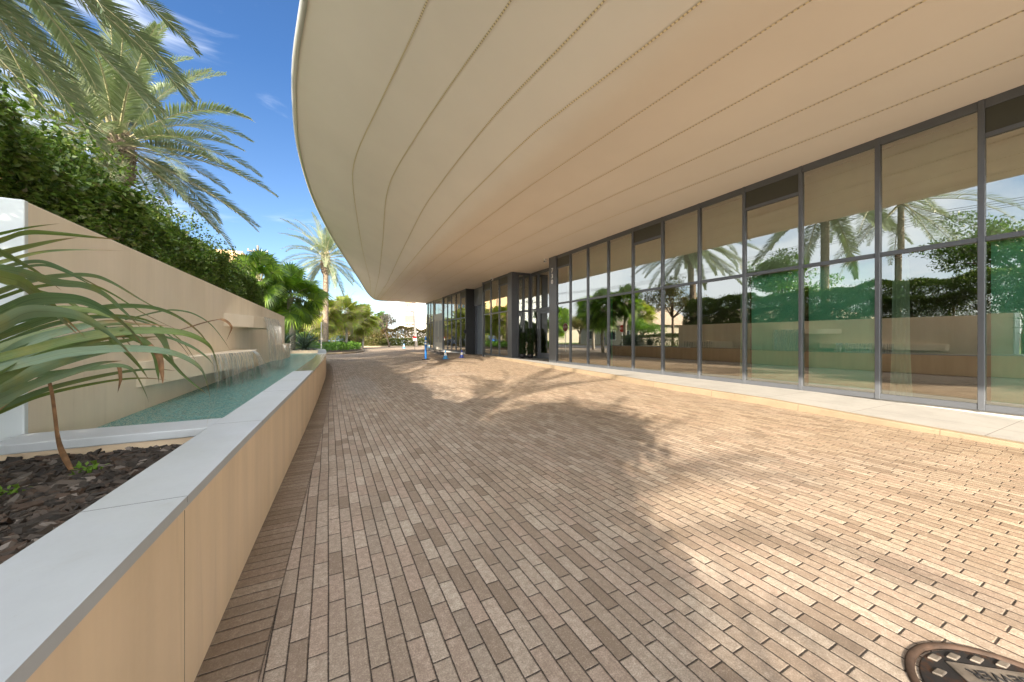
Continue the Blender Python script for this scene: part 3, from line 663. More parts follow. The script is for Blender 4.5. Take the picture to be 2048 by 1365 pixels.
dead([(-30, 845), (0, 818), (40, 787), (88, 752), (102, 778), (109, 824), (116, 877), (127, 910), (150, 952), (163, 970)], 1.3, 1.62, .021, lambda u: (.35 + .35 * u if u < .62 else (.55 + 1.1 * (u - .62) * 2.2 if u < .8 else max(.02, .98 * (1 - u) / .2))), 'withered brown leaf hanging down to the mulch')
dead([(345, 664), (380, 654), (409, 645), (437, 639), (453, 643), (463, 655), (459, 668), (452, 684)], 1.9, 2.05, .016)
dead([(205, 735), (235, 731), (241, 756), (239, 770), (235, 787)], 1.55, 1.6, .012)
dead([(300, 690), (318, 712), (324, 745), (326, 770)], 1.5, 1.55, .02)

# ------------------------------------------------------------------ BUILDING: soffit, fascia, glazing
bl = empty('building', (8.33, 10, 0), 'modern building with a sweeping cream soffit over a dark framed glass front', 'building')
BO = Vector((8.33, 10, 0))
def bp(mb_or_v, name, mat, fs=None, parent=None, smooth=False, bevel=0, uv=None, off=BO):
    v, f = (mb_or_v.v, mb_or_v.f) if fs is None else (mb_or_v, fs)
    o = mesh(name, [(x - off.x, y - off.y, z - off.z) for x, y, z in v], f, mat, parent or bl, smooth, uv)
    if bevel:
        md = o.modifiers.new('bevel', 'BEVEL'); md.width = bevel; md.segments = 2; md.limit_method = 'ANGLE'
    return o
XF, Z0, SL = 3.6, 4.55, .45
ED = [(-11, 1.7), (-8, 1.05), (-4, .58), (0, .22), (3, -.02), (6.26, -.30), (7.0, -.45), (8.4, -.65), (10.8, -.81), (12.2, -.82), (13.6, -.76), (15.2, -.65), (16.9, -.45), (19.9, .02), (24.5, 1.01), (28.1, 1.81), (32.3, 2.66), (34.0, 3.12), (34.6, 3.5)]
L1 = [(-14, 2.5), (-6, 1.75), (0, 1.32), (4.7, 1.16), (6.1, 1.0), (7.7, .82), (9.5, .61), (10.65, .52), (11.3, .51), (12.5, .60), (14.7, .83), (19.4, 1.36), (26.3, 2.33), (33.6, 3.05), (34.6, 3.6)]
L2 = [(-14, 2.8), (-6, 2.2), (0, 2.03), (3.9, 1.99), (4.7, 1.87), (6.8, 1.67), (9.7, 1.46), (10.9, 1.44), (12.3, 1.54), (16, 1.93), (23.2, 2.57), (33.2, 3.26), (34.6, 3.7)]
L3 = [(-14, 3.4), (-6, 3.0), (0, 2.8), (3.1, 2.75), (5.5, 2.53), (8.1, 2.46), (10.6, 2.45), (12.5, 2.54), (16.8, 2.76), (24.2, 3.2), (33.1, 3.5), (34.6, 3.8)]
L4 = [(-14, 4.1), (-6, 3.8), (0, 3.55), (2.4, 3.43), (5.5, 3.14), (9.3, 3.11), (13.8, 3.2), (20.5, 3.38), (33.9, 3.8), (34.6, 3.9)]
L5 = [(-14, 5.3), (0, 4.5), (1.9, 4.29), (7, 3.95), (11.5, 3.9), (20, 4.05), (34.6, 4.52)]
L6 = [(-14, 6.2), (0, 5.45), (1.3, 5.33), (8.1, 4.93), (16, 4.91), (25, 5.1), (34.7, 5.46)]
L7 = [(-14, 7.1), (0, 6.5), (.9, 6.41), (7.7, 5.92), (16, 5.88), (25, 6.1), (34.8, 6.6)]
L8 = [(-14, 7.9), (0, 7.5), (1, 7.43), (8, 7.0), (16, 6.95), (25, 7.1), (35, 7.6)]
def sz(x):
    a = XF - x; r = .32
    s = 0 if a < -r else (a if a > r else (a + r) ** 2 / (4 * r))
    return Z0 + SL * s
ysf = np.unique(np.concatenate([np.arange(-10, 33, .5), np.arange(33, 34.61, .2), [34.6]]))
xe = smooth_tab(ED, ysf)
NC = 40; V = []; F = []
for i, y in enumerate(ysf):
    for j in range(NC + 1):
        t = j / NC; x = xe[i] + (9.6 - xe[i]) * t; yy_ = y + (max(0, (x - 3.5)) * .16 if y > 30 else 0) * max(0, (y - 30) / 4.6)
        V.append((x, yy_, sz(x)))
        if i and j: a = i * (NC + 1) + j; F.append((a - 1, a, a - NC - 1, a - NC - 2))
bp(V, 'soffit', MAT['soffit'], F, smooth=True)
# fascia: thin rounded metal lip along the edge and round the far end, then the roof slab above
rim = [(xe[i], y, sz(xe[i])) for i, y in enumerate(ysf)]
yl = ysf[-1]
for x in np.arange(3.9, 9.7, .4): rim.append((x, yl + max(0, x - 3.5) * .16, sz(x)))
V = []; F = []; prof = [(.0, -.012), (-.05, -.008), (-.085, .03), (-.095, .075), (-.08, .12), (-.02, .14), (.3, .15)]
for i, p in enumerate(rim):
    a = Vector(rim[max(i - 1, 0)]); b = Vector(rim[min(i + 1, len(rim) - 1)]); t = (b - a); t.z = 0; t.normalize(); nrm = Vector((t.y, -t.x, 0))
    for (h, z) in prof: q = Vector(p) + nrm * h + Vector((0, 0, z)); V.append(tuple(q))
    k = len(prof)
    if i:
        for j in range(k - 1): F.append((k * (i - 1) + j, k * (i - 1) + j + 1, k * i + j + 1, k * i + j))
bp(V, 'fascia', MAT['fascia'], F, smooth=True)
V = []; F = []
for i, y in enumerate(ysf):
    for j in range(13):
        t = j / 12; x = xe[i] + .05 + (9.6 - xe[i]) * t; V.append((x, y + (max(0, x - 3.5) * .16 if y > 34 else 0), max(sz(x) + .14, 5.2 + .05 * t)))
        if i and j: a = i * 13 + j; F.append((a - 14, a - 13, a, a - 1))
bp(V, 'roof_slab', MAT['base'], F)
V = []; F = []
def seam(tab, y0, y1):
    V = []; F = []; UV = []; d = 0; prev = None; yy = np.arange(y0, y1 + .01, .15); xx = smooth_tab(tab, yy)
    for i, y in enumerate(yy):
        x = xx[i]; y2 = y + (max(0, (x - 3.5)) * .16 * max(0, (y - 30) / 4.6) if y > 30 else 0)
        t = Vector((xx[min(i + 1, len(yy) - 1)] - xx[max(i - 1, 0)], yy[min(i + 1, len(yy) - 1)] - yy[max(i - 1, 0)], 0)).normalized(); s = Vector((t.y, -t.x, 0)) * .0115
        if prev is not None: d += math.hypot(x - prev[0], y2 - prev[1])
        prev = (x, y2)
        for k, sg in enumerate((-1, 1)):
            q = (x + s.x * sg, y2 + s.y * sg); V.append((q[0], q[1], sz(q[0]) - .005)); UV.append((d, k))
        if i: F.append((2 * i - 2, 2 * i, 2 * i + 1, 2 * i - 1))
    bp(V, 'soffit_seam', MAT['seam'], F, uv=UV)
for tb in (L1, L2, L3, L4, L5, L6, L7, L8): seam(tb, -9, 34.3)
# upper wall behind the soffit line so nothing leaks
# glazing bays
ZB, ZT, ZTR = .11, 4.52, 2.56
def bay(y0, y1, spandrel, px=8.33, dark=False):
    """one bay: frame (left mullion, sill, head, transom), two panes, optional spandrel; local origin at (px, y0, 0)"""
    w = y1 - y0; fm = MAT['frame']; h = .032
    mb = MB()
    mb.box(-.045, .07, -h, h, ZB, ZT + .03)
    mb.box(-.035, .06, h, w - h, ZB, ZB + .09); mb.box(-.035, .06, h, w - h, ZT - .10, ZT + .03); mb.box(-.035, .06, h, w - h, ZTR - .035, ZTR + .035)
    off = Vector((0, 0, 0)); o = mesh('window', mb.v, mb.f, fm, bl, False, None, (px - BO.x, y0 - BO.y, 0))
    md = o.modifiers.new('bevel', 'BEVEL'); md.width = .004; md.segments = 1; md.limit_method = 'ANGLE'
    top = ZT - .10
    if spandrel:
        m2 = MB().box(-.034, .058, h, w - h, top - .42, top - .36); m2.build('spandrel_rail', fm, o)
        MB().box(-.018, .03, h, w - h, top - .36, top).build('spandrel', MAT['spandrel'], o); top -= .42
    t = random.uniform(-.002, .002)
    for z0, z1 in ((ZB + .09, ZTR - .035), (ZTR + .035, top)):
        a, b = random.uniform(-.0025, .0025), random.uniform(-.0025, .0025)
        mesh('pane', [(a, h, z0), (-a, w - h, z0), (-a + b, w - h, z1), (a + b, h, z1)], [(0, 3, 2, 1)], MAT['glass'], o)
    return o
M1 = [-6.05, -4.95, -3.85, -2.75, -1.65, -.55, .45, 1.55, 2.64, 3.76, 4.85, 5.96, 7.09, 8.2, 9.3, 10.38, 11.45, 12.38]
SP1 = {.45, 3.76, 7.09, 11.45, -2.75, -6.05}
for a, b in zip(M1[:-1], M1[1:]): bay(a, b, a in SP1)
for a, b, s in ((16.95, 18.1, True), (18.1, 19.27, False), (19.27, 20.35, True)): bay(a, b, s)
for i in range(5): bay(23.68 + i * 1.1, 23.68 + (i + 1) * 1.1, i in (0, 3))
for i in range(3): bay(32.6 + i * 1.0, 32.6 + (i + 1) * 1.0, False)
mb = MB()                                                   # piers and headers
mb.box(8.27, 8.62, 12.38, 12.92, .10, 4.56)
bp(mb, 'pier', MAT['frame'], bevel=.006)
bp(MB().box(8.27, 9.6, 16.47, 16.92, .10, 4.56), 'pier', MAT['frame'], bevel=.006)
bp(MB().box(8.26, 9.4, 20.37, 20.5, .0, 4.56), 'pier', MAT['frame'], bevel=.006)
bp(MB().box(8.27, 9.4, 23.5, 23.66, .0, 4.56), 'pier', MAT['darkframe'], bevel=.006)
bp(MB().box(8.27, 8.6, 29.2, 29.5, .0, 4.56), 'pier', MAT['frame']); bp(MB().box(8.27, 8.6, 32.3, 32.57, .0, 4.56), 'pier', MAT['frame'])
bp(MB().box(8.34, 8.60, -6.1, 12.38, 0, .108), 'base_plinth', MAT['base']); bp(MB().box(8.34, 8.6, 23.7, 35.6, 0, .108), 'base_plinth', MAT['base']); bp(MB().box(8.34, 8.6, 16.95, 20.36, 0, .108), 'base_plinth', MAT['base'])
# roller shutter recess
bp(MB().box(8.88, 9.0, 20.5, 23.5, 3.35, 4.56), 'shutter_header', MAT['louvre'], bevel=.004)
mb = MB()
for k in range(44): z = .02 + k * .076; mb.box(9.05 + (.0 if k % 2 else .006), 9.12, 20.62, 23.38, z, z + .068)
sh = bp(mb, 'roller_shutter', MAT['shutter'])
for y0, y1 in ((20.5, 20.62), (23.38, 23.5)): bp(MB().box(8.93, 9.06, y0, y1, 0, 3.35), 'shutter_guide', MAT['frame'])
# entrance recess: side glazing facing the camera, back glazing, door
def pane_quad(name, q, parent=None): return bp(q, name, MAT['glass'], [(0, 1, 2, 3)], parent)
mb = MB()
for x in (8.64, 8.98, 9.30): mb.box(x - .03, x + .03, 16.40, 16.468, .11, 4.5)
mb.box(8.67, 9.27, 16.41, 16.466, 2.50, 2.56); mb.box(8.67, 9.27, 16.41, 16.466, .11, .2); mb.box(8.67, 9.27, 16.41, 16.466, 4.4, 4.5)
sw = bp(mb, 'recess_window', MAT['frame'])
for x0, x1 in ((8.67, 8.95), (9.01, 9.27)):
    for z0, z1 in ((.2, 2.50), (2.56, 4.4)): bp([(x0, 16.44, z0), (x1, 16.44, z0), (x1, 16.44, z1), (x0, 16.44, z1)], 'pane', MAT['glass'], [(0, 1, 2, 3)], None).parent = sw
for c in sw.children: c.location = (0, 0, 0)
mb = MB()
for y in (13.05, 14.22, 15.60, 16.33): mb.box(9.33, 9.42, y - .04, y + .04, .11, 4.5)
mb.box(9.335, 9.415, 13.0, 16.38, 2.56, 2.64); mb.box(9.335, 9.415, 13.0, 16.38, 4.38, 4.52); mb.box(9.335, 9.415, 15.64, 16.29, .11, .2)
bwn = bp(mb, 'recess_window', MAT['frame'])
for y0, y1 in ((13.09, 14.18), (14.26, 15.56), (15.64, 16.29)):
    bp([(9.37, y1, 2.64), (9.37, y0, 2.64), (9.37, y0, 4.38), (9.37, y1, 4.38)], 'pane', MAT['glass'], [(0, 1, 2, 3)]).parent = bwn
bp([(9.37, 16.29, .2), (9.37, 15.64, .2), (9.37, 15.64, 2.56), (9.37, 16.29, 2.56)], 'pane', MAT['glass'], [(0, 1, 2, 3)]).parent = bwn
for y0, y1, hy in ((14.26, 15.56, 14.38), (13.09, 14.18, 14.08)):
    d = MB(); d.box(9.32, 9.40, y0 + .01, y0 + .16, .13, 2.54); d.box(9.32, 9.40, y1 - .16, y1 - .01, .13, 2.54); d.box(9.325, 9.395, y0 + .16, y1 - .16, .13, .40); d.box(9.325, 9.395, y0 + .16, y1 - .16, 2.36, 2.54)
    dr = bp(d, 'entrance_door', MAT['frame'], bevel=.004)
    bp([(9.36, y1 - .16, .4), (9.36, y0 + .16, .4), (9.36, y0 + .16, 2.36), (9.36, y1 - .16, 2.36)], 'pane', MAT['glass'], [(0, 1, 2, 3)]).parent = dr
    hd = MB(); hd.tube([(9.32, hy, .98), (9.25, hy, 1.0), (9.225, hy, 1.06), (9.225, hy, 1.30), (9.25, hy, 1.36), (9.32, hy, 1.38)], .016, 8)
    bp(hd, 'handle', MAT['chrome'], smooth=True).parent = dr
    if y0 > 14:
        for z in (.35, 1.0, 1.65, 2.3): bp(MB().tube([(9.31, 15.59, z), (9.31, 15.59, z + .13)], .02, 8), 'hinge', MAT['chrome']).parent = dr
bp(MB().box(8.62, 9.6, 12.93, 13.0, .1, 4.55), 'recess_side_wall', MAT['darkframe'])
# far tan double door with transom light
mb = MB(); mb.box(8.30, 8.42, 29.5, 29.66, 0, 4.54); mb.box(8.30, 8.42, 32.14, 32.3, 0, 4.54); mb.box(8.31, 8.41, 29.66, 32.14, 2.75, 3.25); mb.box(8.31, 8.41, 29.66, 32.14, 4.35, 4.54)
fd = bp(mb, 'service_door_frame', MAT['tan'])
for y0, y1 in ((29.68, 30.89), (30.91, 32.12)):
    d = bp(MB().box(8.34, 8.39, y0, y1, .02, 2.74), 'service_door', MAT['tan'])
    m2 = MB()
    for k in range(22): z = .75 + k * .085; m2.box(8.322, 8.342, y0 + .18, y1 - .18, z, z + .06)
    bp(m2, 'louvre_panel', MAT['louvre']).parent = d
    bp(MB().box(8.30, 8.345, (y1 - .1 if y0 < 30 else y0 + .05), (y1 - .05 if y0 < 30 else y0 + .1), 1.0, 1.25), 'handle', MAT['chrome']).parent = d
for y0, y1 in ((29.68, 30.88), (30.92, 32.12)): bp([(8.36, y1, 3.25), (8.36, y0, 3.25), (8.36, y0, 4.35), (8.36, y1, 4.35)], 'transom_pane', MAT['glass'], [(0, 1, 2, 3)])
# end wall of the building and interior
bp(MB().box(8.4, 14, 35.55, 35.7, 0, 4.5), 'end_wall', MAT['whitewall'])
def room(y0, y1, x1=12.5, xa=8.48):
    V = [(xa, y0, .112), (x1, y0, .112), (x1, y1, .112), (xa, y1, .112), (xa, y0, 4.5), (x1, y0, 4.5), (x1, y1, 4.5), (xa, y1, 4.5)]
    bp(V, 'interior', [MAT['inside_wall'], MAT['inside_floor']], [(4, 5, 6, 7)[::-1], (1, 2, 6, 5)[::-1], (2, 3, 7, 6)[::-1], (0, 1, 5, 4)[::-1]]); bp(V[:4], 'interior_floor', MAT['inside_floor'], [(0, 1, 2, 3)])
room(-6.1, 12.36); room(16.93, 20.36); room(23.7, 35.5); room(12.9, 16.9, 13, 9.6)
bp(MB().box(8.78, 8.82, -6, 12.3, 2.62, 4.5), 'interior_bulkhead', MAT['bulk'])
# house number on the pier, facing the driveway
for ch, z in (('7', 3.97), ('3', 3.73), ('0', 3.49)):
    o = link('house_number', text_mesh(ch, .27, .012), MAT['white'], bl); o.matrix_local = Matrix.Translation((8.255 - BO.x, 12.65 - BO.y, z)) @ Matrix.Rotation(R(-90), 4, 'Z') @ Matrix.Rotation(R(90), 4, 'X')
# roller shades and curtains behind the glass
def shade(y0, y1, lab):
    o = empty('roller_shade', (8.50, y0, .2), lab, 'roller shade', 'green tinted roller shades')
    MB().box(0, .004, .05, y1 - y0 - .05, .02, 2.33).build('fabric', MAT['shade'], o); MB().tube([(.005, .05, .02), (.005, y1 - y0 - .05, .02)], .012, 8).build('hem_bar', MAT['white'], o); MB().tube([(.02, .03, 2.36), (.02, y1 - y0 - .03, 2.36)], .03, 8).build('roller', MAT['white'], o)
shade(3.76, 4.85, 'pale green roller shade filling the narrowest of the lit green panes'); shade(2.64, 3.76, 'pale green roller shade lowered between the first shade and the dark pane'); shade(.45, 1.55, 'pale green roller shade in the pane nearest the camera')
def curtain(y0, y1, lab, mat='curtain'):
    o = empty('curtain', (8.62, y0, .12), lab, 'curtain', 'pale curtains gathered behind the glass'); n = 28; V = []; F = []
    for i in range(n + 1):
        t = i / n
        for z, sp in ((0, 1.15), (.9, .9), (2.38, .8)): V.append((.035 * math.sin(t * 26) * (1 + .2 * z), (y1 - y0) * (.5 + (t - .5) * sp), z))
        if i:
            for j in range(2): F.append((3 * i - 3 + j, 3 * i - 3 + j + 1, 3 * i + j + 1, 3 * i + j))
    mesh('fabric', V, F, MAT[mat], o, True); MB().tube([(0, -.05, 2.4), (0, y1 - y0 + .05, 2.4)], .012, 8).build('rail', MAT['white'], o)
curtain(2.33, 2.58, 'pale curtain gathered at the side of the dark clear pane'); curtain(4.90, 5.12, 'thin pale curtain gathered beside the lit green panes'); curtain(9.45, 9.62, 'thin green curtain behind the reflected fan palms', 'shade')
# security cameras, intercom box
def seccam(loc, lab):
    o = empty('security_camera', loc, lab, 'security camera', 'security cameras under the soffit')
    MB().lathe([(.0, .10), (.06, .10), (.065, .06), (.05, .05)], 16).build('mount', MAT['white'], o, True)
    MB().lathe([(.0, .055), (.055, .05), (.075, .0), (.06, -.045), (.0, -.06)], 18).build('dome', MAT['white'], o, True); MB().tube([(-.05, -.04, -.01), (-.085, -.07, -.02)], .03, 10).build('lens', MAT['black'], o)
seccam((8.22, 13.15, 4.45), 'white dome security camera beside the numbered pier'); seccam((8.1, 18.6, 4.45), 'white dome security camera above the panes left of the entrance')
ib = empty('intercom', (8.25, 23.58, 1.45), 'small black intercom box fixed on the pier beside the roller shutter', 'intercom')
MB().box(-.09, .02, -.09, .09, 0, .26).build('housing', MAT['black'], ib, False, .01); MB().box(-.096, -.09, -.06, .06, .13, .22).build('screen', MAT['winglass'], ib)
# topiaries in the entrance
def topiary(loc, h, lab):
    o = empty('topiary', loc, lab, 'topiary', 'clipped topiaries in the entrance recess')
    MB().lathe([(.0, 0), (.13, 0), (.17, .22), (.155, .22), (.14, .2), (0, .2)], 16).build('pot', MAT['black'], o, True); MB().tube([(0, 0, .2), (0, 0, h)], .02, 6).build('stem', MAT['bark'], o)
    P = []; N = []
    for k in range(2600):
        z = rng.uniform(.2, h); a = rng.uniform(0, 2 * PI); r = (.19 - .08 * z / h) * (.55 + .45 * abs(math.sin(z * 7 + a * .5))) * math.sqrt(rng.uniform(.45, 1)); P.append((r * math.cos(a), r * math.sin(a), z)); N.append((math.cos(a), math.sin(a), .2))
    leaves('foliage', P, N, .06, .5, MAT['topiary'], o)
topiary((9.02, 15.85, .11), 1.5, 'clipped topiary right against the entrance glazing'); topiary((8.74, 16.15, .11), 1.3, 'clipped topiary beside the pier of the entrance recess')

# ------------------------------------------------------------------ SMALL OBJECTS ON THE DRIVE
dp = empty('delineator_post', (4.36, 18.65, 0), 'tall blue delineator post with two white bands on a black base', 'post')
MB().lathe([(0, 0), (.20, 0), (.20, .03), (.12, .05), (.06, .06)], 20).build('base', MAT['black'], dp); MB().lathe([(.055, .05), (.055, .80)], 18).build('post', MAT['blue'], dp, True)
mb = MB().lathe([(.056, .80), (.056, .88)], 18); mb.lathe([(.056, .94), (.056, 1.02)], 18); mb.build('band', MAT['white'], dp, True)
mb = MB().lathe([(.055, .88), (.055, .94)], 18); mb.lathe([(.055, 1.02), (.055, 1.12), (.04, 1.16), (.025, 1.22), (.0, 1.225)], 18); mb.build('cap', MAT['blue'], dp, True)
def cone(loc, s, mat, lab):
    o = empty('traffic_cone', loc, lab, 'traffic cone', 'blue traffic cones'); o.scale = (s, s, s)
    MB().box(-.15, .15, -.15, .15, 0, .025).build('base', MAT[mat], o, False, .008); MB().lathe([(.12, .025), (.085, .19)], 20).build('body', MAT[mat], o, True); MB().lathe([(.085, .19), (.052, .34)], 20).build('collar', MAT['white'], o, True); MB().lathe([(.052, .34), (.026, .46), (.0, .462)], 20).build('tip', MAT[mat], o, True)
cone((5.5, 18.95, 0), 1, 'sky_blue', 'pale blue traffic cone with white collar near the tall blue post'); cone((6.65, 19.6, 0), .95, 'navy', 'deep blue traffic cone nearest the roller shutter'); cone((7.0, 40.1, 0), 1.1, 'sky_blue', 'distant blue traffic cone beside the clipped hedge')
sg = empty('parking_sign', (6.95, 34.1, 0), 'small red and white sign on a thin post before the far hedge', 'sign')
MB().tube([(0, 0, 0), (0, 0, .98)], .018, 8).build('post', MAT['black'], sg); MB().box(-.17, .17, -.012, .012, .88, 1.10).build('white_plate', MAT['white'], sg); MB().box(-.17, .17, -.012, .012, 1.105, 1.26).build('red_plate', MAT['red'], sg)
# manhole
mh = empty('manhole_cover', (1.885, .215, .004), 'rusty round cast iron sewer manhole cover set in the brick paving', 'manhole cover')
MB().lathe([(.291, -.02), (.290, .004), (.284, .008), (.268, .007), (.264, -.01)], 64).build('rim', MAT['rust'], mh, True)
MB().lathe([(.256, -.03), (.256, .003), (.253, .006), (.0, .007)], 64).build('lid', MAT['iron'], mh)
mh.location = (1.889, .2266, .004)
def lozenge(x, y, a=.026, b=.017):
    m2 = MB().prism([(x - a, y - b * .3), (x - a * .2, y - b), (x + a, y + b * .3), (x + a * .2, y + b)], .006, .014); m2.build('raised_pad', MAT['worn'], mh, False, .003)
for x, y in ((-.128, .196), (-.059, .214), (.010, .216), (.079, .212), (-.165, .13), (.165, .13), (-.205, .06), (.205, .06), (-.215, -.01), (.215, -.01), (-.2, -.08), (.2, -.08), (-.16, -.14), (.16, -.14), (-.10, -.195), (-.03, -.21), (.04, -.21), (.11, -.19),
             (-.14, .02), (-.07, .02), (0, .02), (.07, .02), (.14, .02), (-.12, -.06), (-.05, -.06), (.02, -.06), (.09, -.06), (-.07, -.13), (0, -.13), (.07, -.13)): lozenge(x, y)
mh.rotation_euler = (0, 0, R(51.3 - 90))
MB().box(-.105, .115, .07, .186, .006, .013).build('name_plate', MAT['worn'], mh, False, .003)
o = link('lettering', text_mesh('SEWER', .052, .003), MAT['black'], mh); o.location = (.01, .142, .0135); o.rotation_euler = (0, 0, PI)
# dark river stones by the far pavement
V = []; F = []
bm = bmesh.new()
for k in range(120):
    t = random.random(); x = 8.0 - 1.2 * t + random.uniform(-.25, .25); y = 32.5 - 8.5 * t + random.uniform(-.3, .3); s = random.uniform(.06, .14)
    bmesh.ops.create_icosphere(bm, subdivisions=1, radius=s, matrix=Matrix.Translation((x, y, s * .3)) @ Matrix.Rotation(random.random() * 6, 4, 'Z') @ Matrix.Diagonal((1.3, .9, .6, 1)))
me = bpy.data.meshes.new('river_stones'); bm.to_mesh(me); bm.free(); tag(link('river_stones', me, MAT['stone']), 'dark river stones along the far pavement edge', 'stones', None, 'stuff')

# ------------------------------------------------------------------ HEDGE behind the fountain wall
hg = empty('hedge', (-2.5, 4, 0), 'tall dense green hedge of small leaves rising behind the fountain wall', 'hedge')
def hnoise(y, z): return .16 * math.sin(y * 1.7 + z * 2.1) + .13 * math.sin(y * 3.9 - z * 3 + 1.3) + .09 * math.sin(y * 8.3 + z * 6.1)
NH = 640000
y = rng.uniform(-7, 14.7, NH); u = rng.uniform(0, 1, NH); d = rng.uniform(0, 1, NH); sd_ = rng.uniform(0, 1, NH); q1 = rng.uniform(0, 1, NH)
bump_ = lambda a, b: np.clip((y - a) / .6, 0, 1) * np.clip((b - y) / .6, 0, 1)
top = 3.42 + .07 * np.sin(y * 2.3) + .06 * np.sin(y * 5.1 + 1) - .48 * bump_(-6.5, -2.2) + .08 * (y > 11)
lumps = lambda a, b: .15 * np.sin(a * 1.7 + b * 2.1) + .12 * np.sin(a * 3.9 - b * 3 + 1.3) + .08 * np.sin(a * 8.3 + b * 6.1)
zlo = np.where(y > 6.5, 1.70, np.where(y > 2.8, 1.88, .35)); fz = zlo + (top - .74 - zlo) * u
fx = -2.05 - .05 * (1 - u) + lumps(y, fz) * .7 - .32 * d ** 1.6
tx = -2.15 - 1.05 * u; tz = top - .78 * np.clip(1 - u / .75, 0, 1) ** 1.3 - .16 * d - .05 + lumps(y, u * 3) * .06
bx = -3.2 + lumps(y, fz) * .6 + .3 * d ** 1.6; bz = .4 + (top - .4) * u; ix = -2.2 - .9 * d
sel = [sd_ < .52, sd_ < .76, sd_ < .86]
x = np.select(sel, [fx, tx, bx], ix); z = np.select(sel, [fz, tz, bz], zlo + (top - zlo) * u)
N = np.stack([np.select(sel, [.9, .35, -.9], .2), y * 0, np.select(sel, [.35, 1., .35], .3)], 1)
f = .5 + .5 * np.sin(y * 2.9 + np.sin(z * 3.1) * 1.3) * np.sin(z * 4.3 + y * 1.1) + .35 * np.sin(y * 11 + z * 7.0) * np.sin(z * 13 - y * 5)
foot = np.where(y > 5.4, .85, np.where(y > 3.2, .36, np.where((y < -1.75) & (y > -2.35), .12, 1.0)))
k = np.where((z > 2.5) | (z < 1.7), 1, foot + (1 - foot) * np.clip((z - 1.88) / .62, 0, 1) ** 1.5)
keep = q1 < k * (.25 + .50 * f) * np.where(y < 2.8, 1.5, 1) * np.where((sd_ >= .52) & (sd_ < .76), 2.2, 1) * np.where(z > top - .06, .35, 1)
P = np.stack([x + 2.5, y - 4, z], 1)[keep]; N = N[keep]
leaves('foliage', P, N, .056, .54, MAT['hedge'], hg, .35, .35)
for y in np.arange(-6.5, 14.6, .78):
    mb = MB(); y0 = y + random.uniform(-.2, .2) - 4; x0 = random.uniform(-.1, .15)
    mb.tube([(x0, y0, 0), (x0 + .04, y0 + .03, 1.2), (x0 + random.uniform(-.08, .12), y0 + random.uniform(-.1, .1), 1.9), (x0 + random.uniform(-.1, .2), y0 + random.uniform(-.2, .2), 2.6)], [.045, .04, .03, .012], 7)
    for b in range(5):
        z = random.uniform(1.5, 2.1); a = random.uniform(0, 2 * PI); mb.tube([(x0 + .04, y0, z), (x0 + .25 * math.cos(a), y0 + .35 * math.sin(a), z + .35), (x0 + .35 * math.cos(a), y0 + .5 * math.sin(a), z + .75)], [.018, .013, .006], 5)
    mb.build('trunk', MAT['barkwarm'], hg, True)

# ------------------------------------------------------------------ PALMS
def frond(V, F, Rv, Rf, base, az, e0, L, droop, nl=62, lw=.030, ll=.46, roll=0):
    ns = 14; p = Vector(base); d0 = Vector((math.cos(az), math.sin(az), 0)); up = Vector((0, 0, 1)); pts = []; tans = []; e = e0
    for i in range(ns + 1):
        t = d0 * math.cos(e) + up * math.sin(e); pts.append(p.copy()); tans.append(t); p = p + t * (L / ns); e -= droop / ns * (.55 + .9 * i / ns)
    sidev = d0.cross(up)
    b = len(Rv); w0 = .035 * L / 4
    for i, q in enumerate(pts):
        w = w0 * (1 - .85 * i / ns) + .003; nrm = sidev.cross(tans[i])
        Rv += [tuple(q - sidev * w), tuple(q + nrm * w * .7), tuple(q + sidev * w), tuple(q - nrm * w * .5)]
        if i:
            for j in range(4): Rf.append((b + 4 * i - 4 + j, b + 4 * i - 4 + (j + 1) % 4, b + 4 * i + (j + 1) % 4, b + 4 * i + j))
    for k in range(nl):
        t = .16 + .84 * (k + random.random() * .6) / nl; fi = min(t, .999) * ns; i = int(fi); fr = fi - i
        q = pts[i].lerp(pts[i + 1], fr); tt = tans[i].lerp(tans[i + 1], fr).normalized(); nrm = sidev.cross(tt) * -1
        if nrm.z < 0 and abs(tt.z) < .9: nrm = -nrm
        lm = ll * L / 4 * (math.sin(PI * min(1, .18 + .80 * t)) ** .7 * .9 + .18) * (1.15 if t < .85 else .95)
        for sgn in (-1, 1):
            fw = .55 + .75 * t + random.uniform(-.12, .12)
            d = (sidev * sgn * 1.0 + tt * fw + nrm * (.42 + random.uniform(-.22, .22))).normalized(); w = lw * L / 4 * random.uniform(.8, 1.15) * .5
            l = lm * random.uniform(.85, 1.1); wv = d.cross(nrm).normalized() * w
            m = q + d * l * .5; tip = q + d * l - up * l * .10; b = len(V)
            V += [tuple(q - wv * .6), tuple(q + wv * .6), tuple(m + wv), tuple(m - wv), tuple(tip)]
            F += [(b, b + 1, b + 2, b + 3), (b + 3, b + 2, b + 4)]
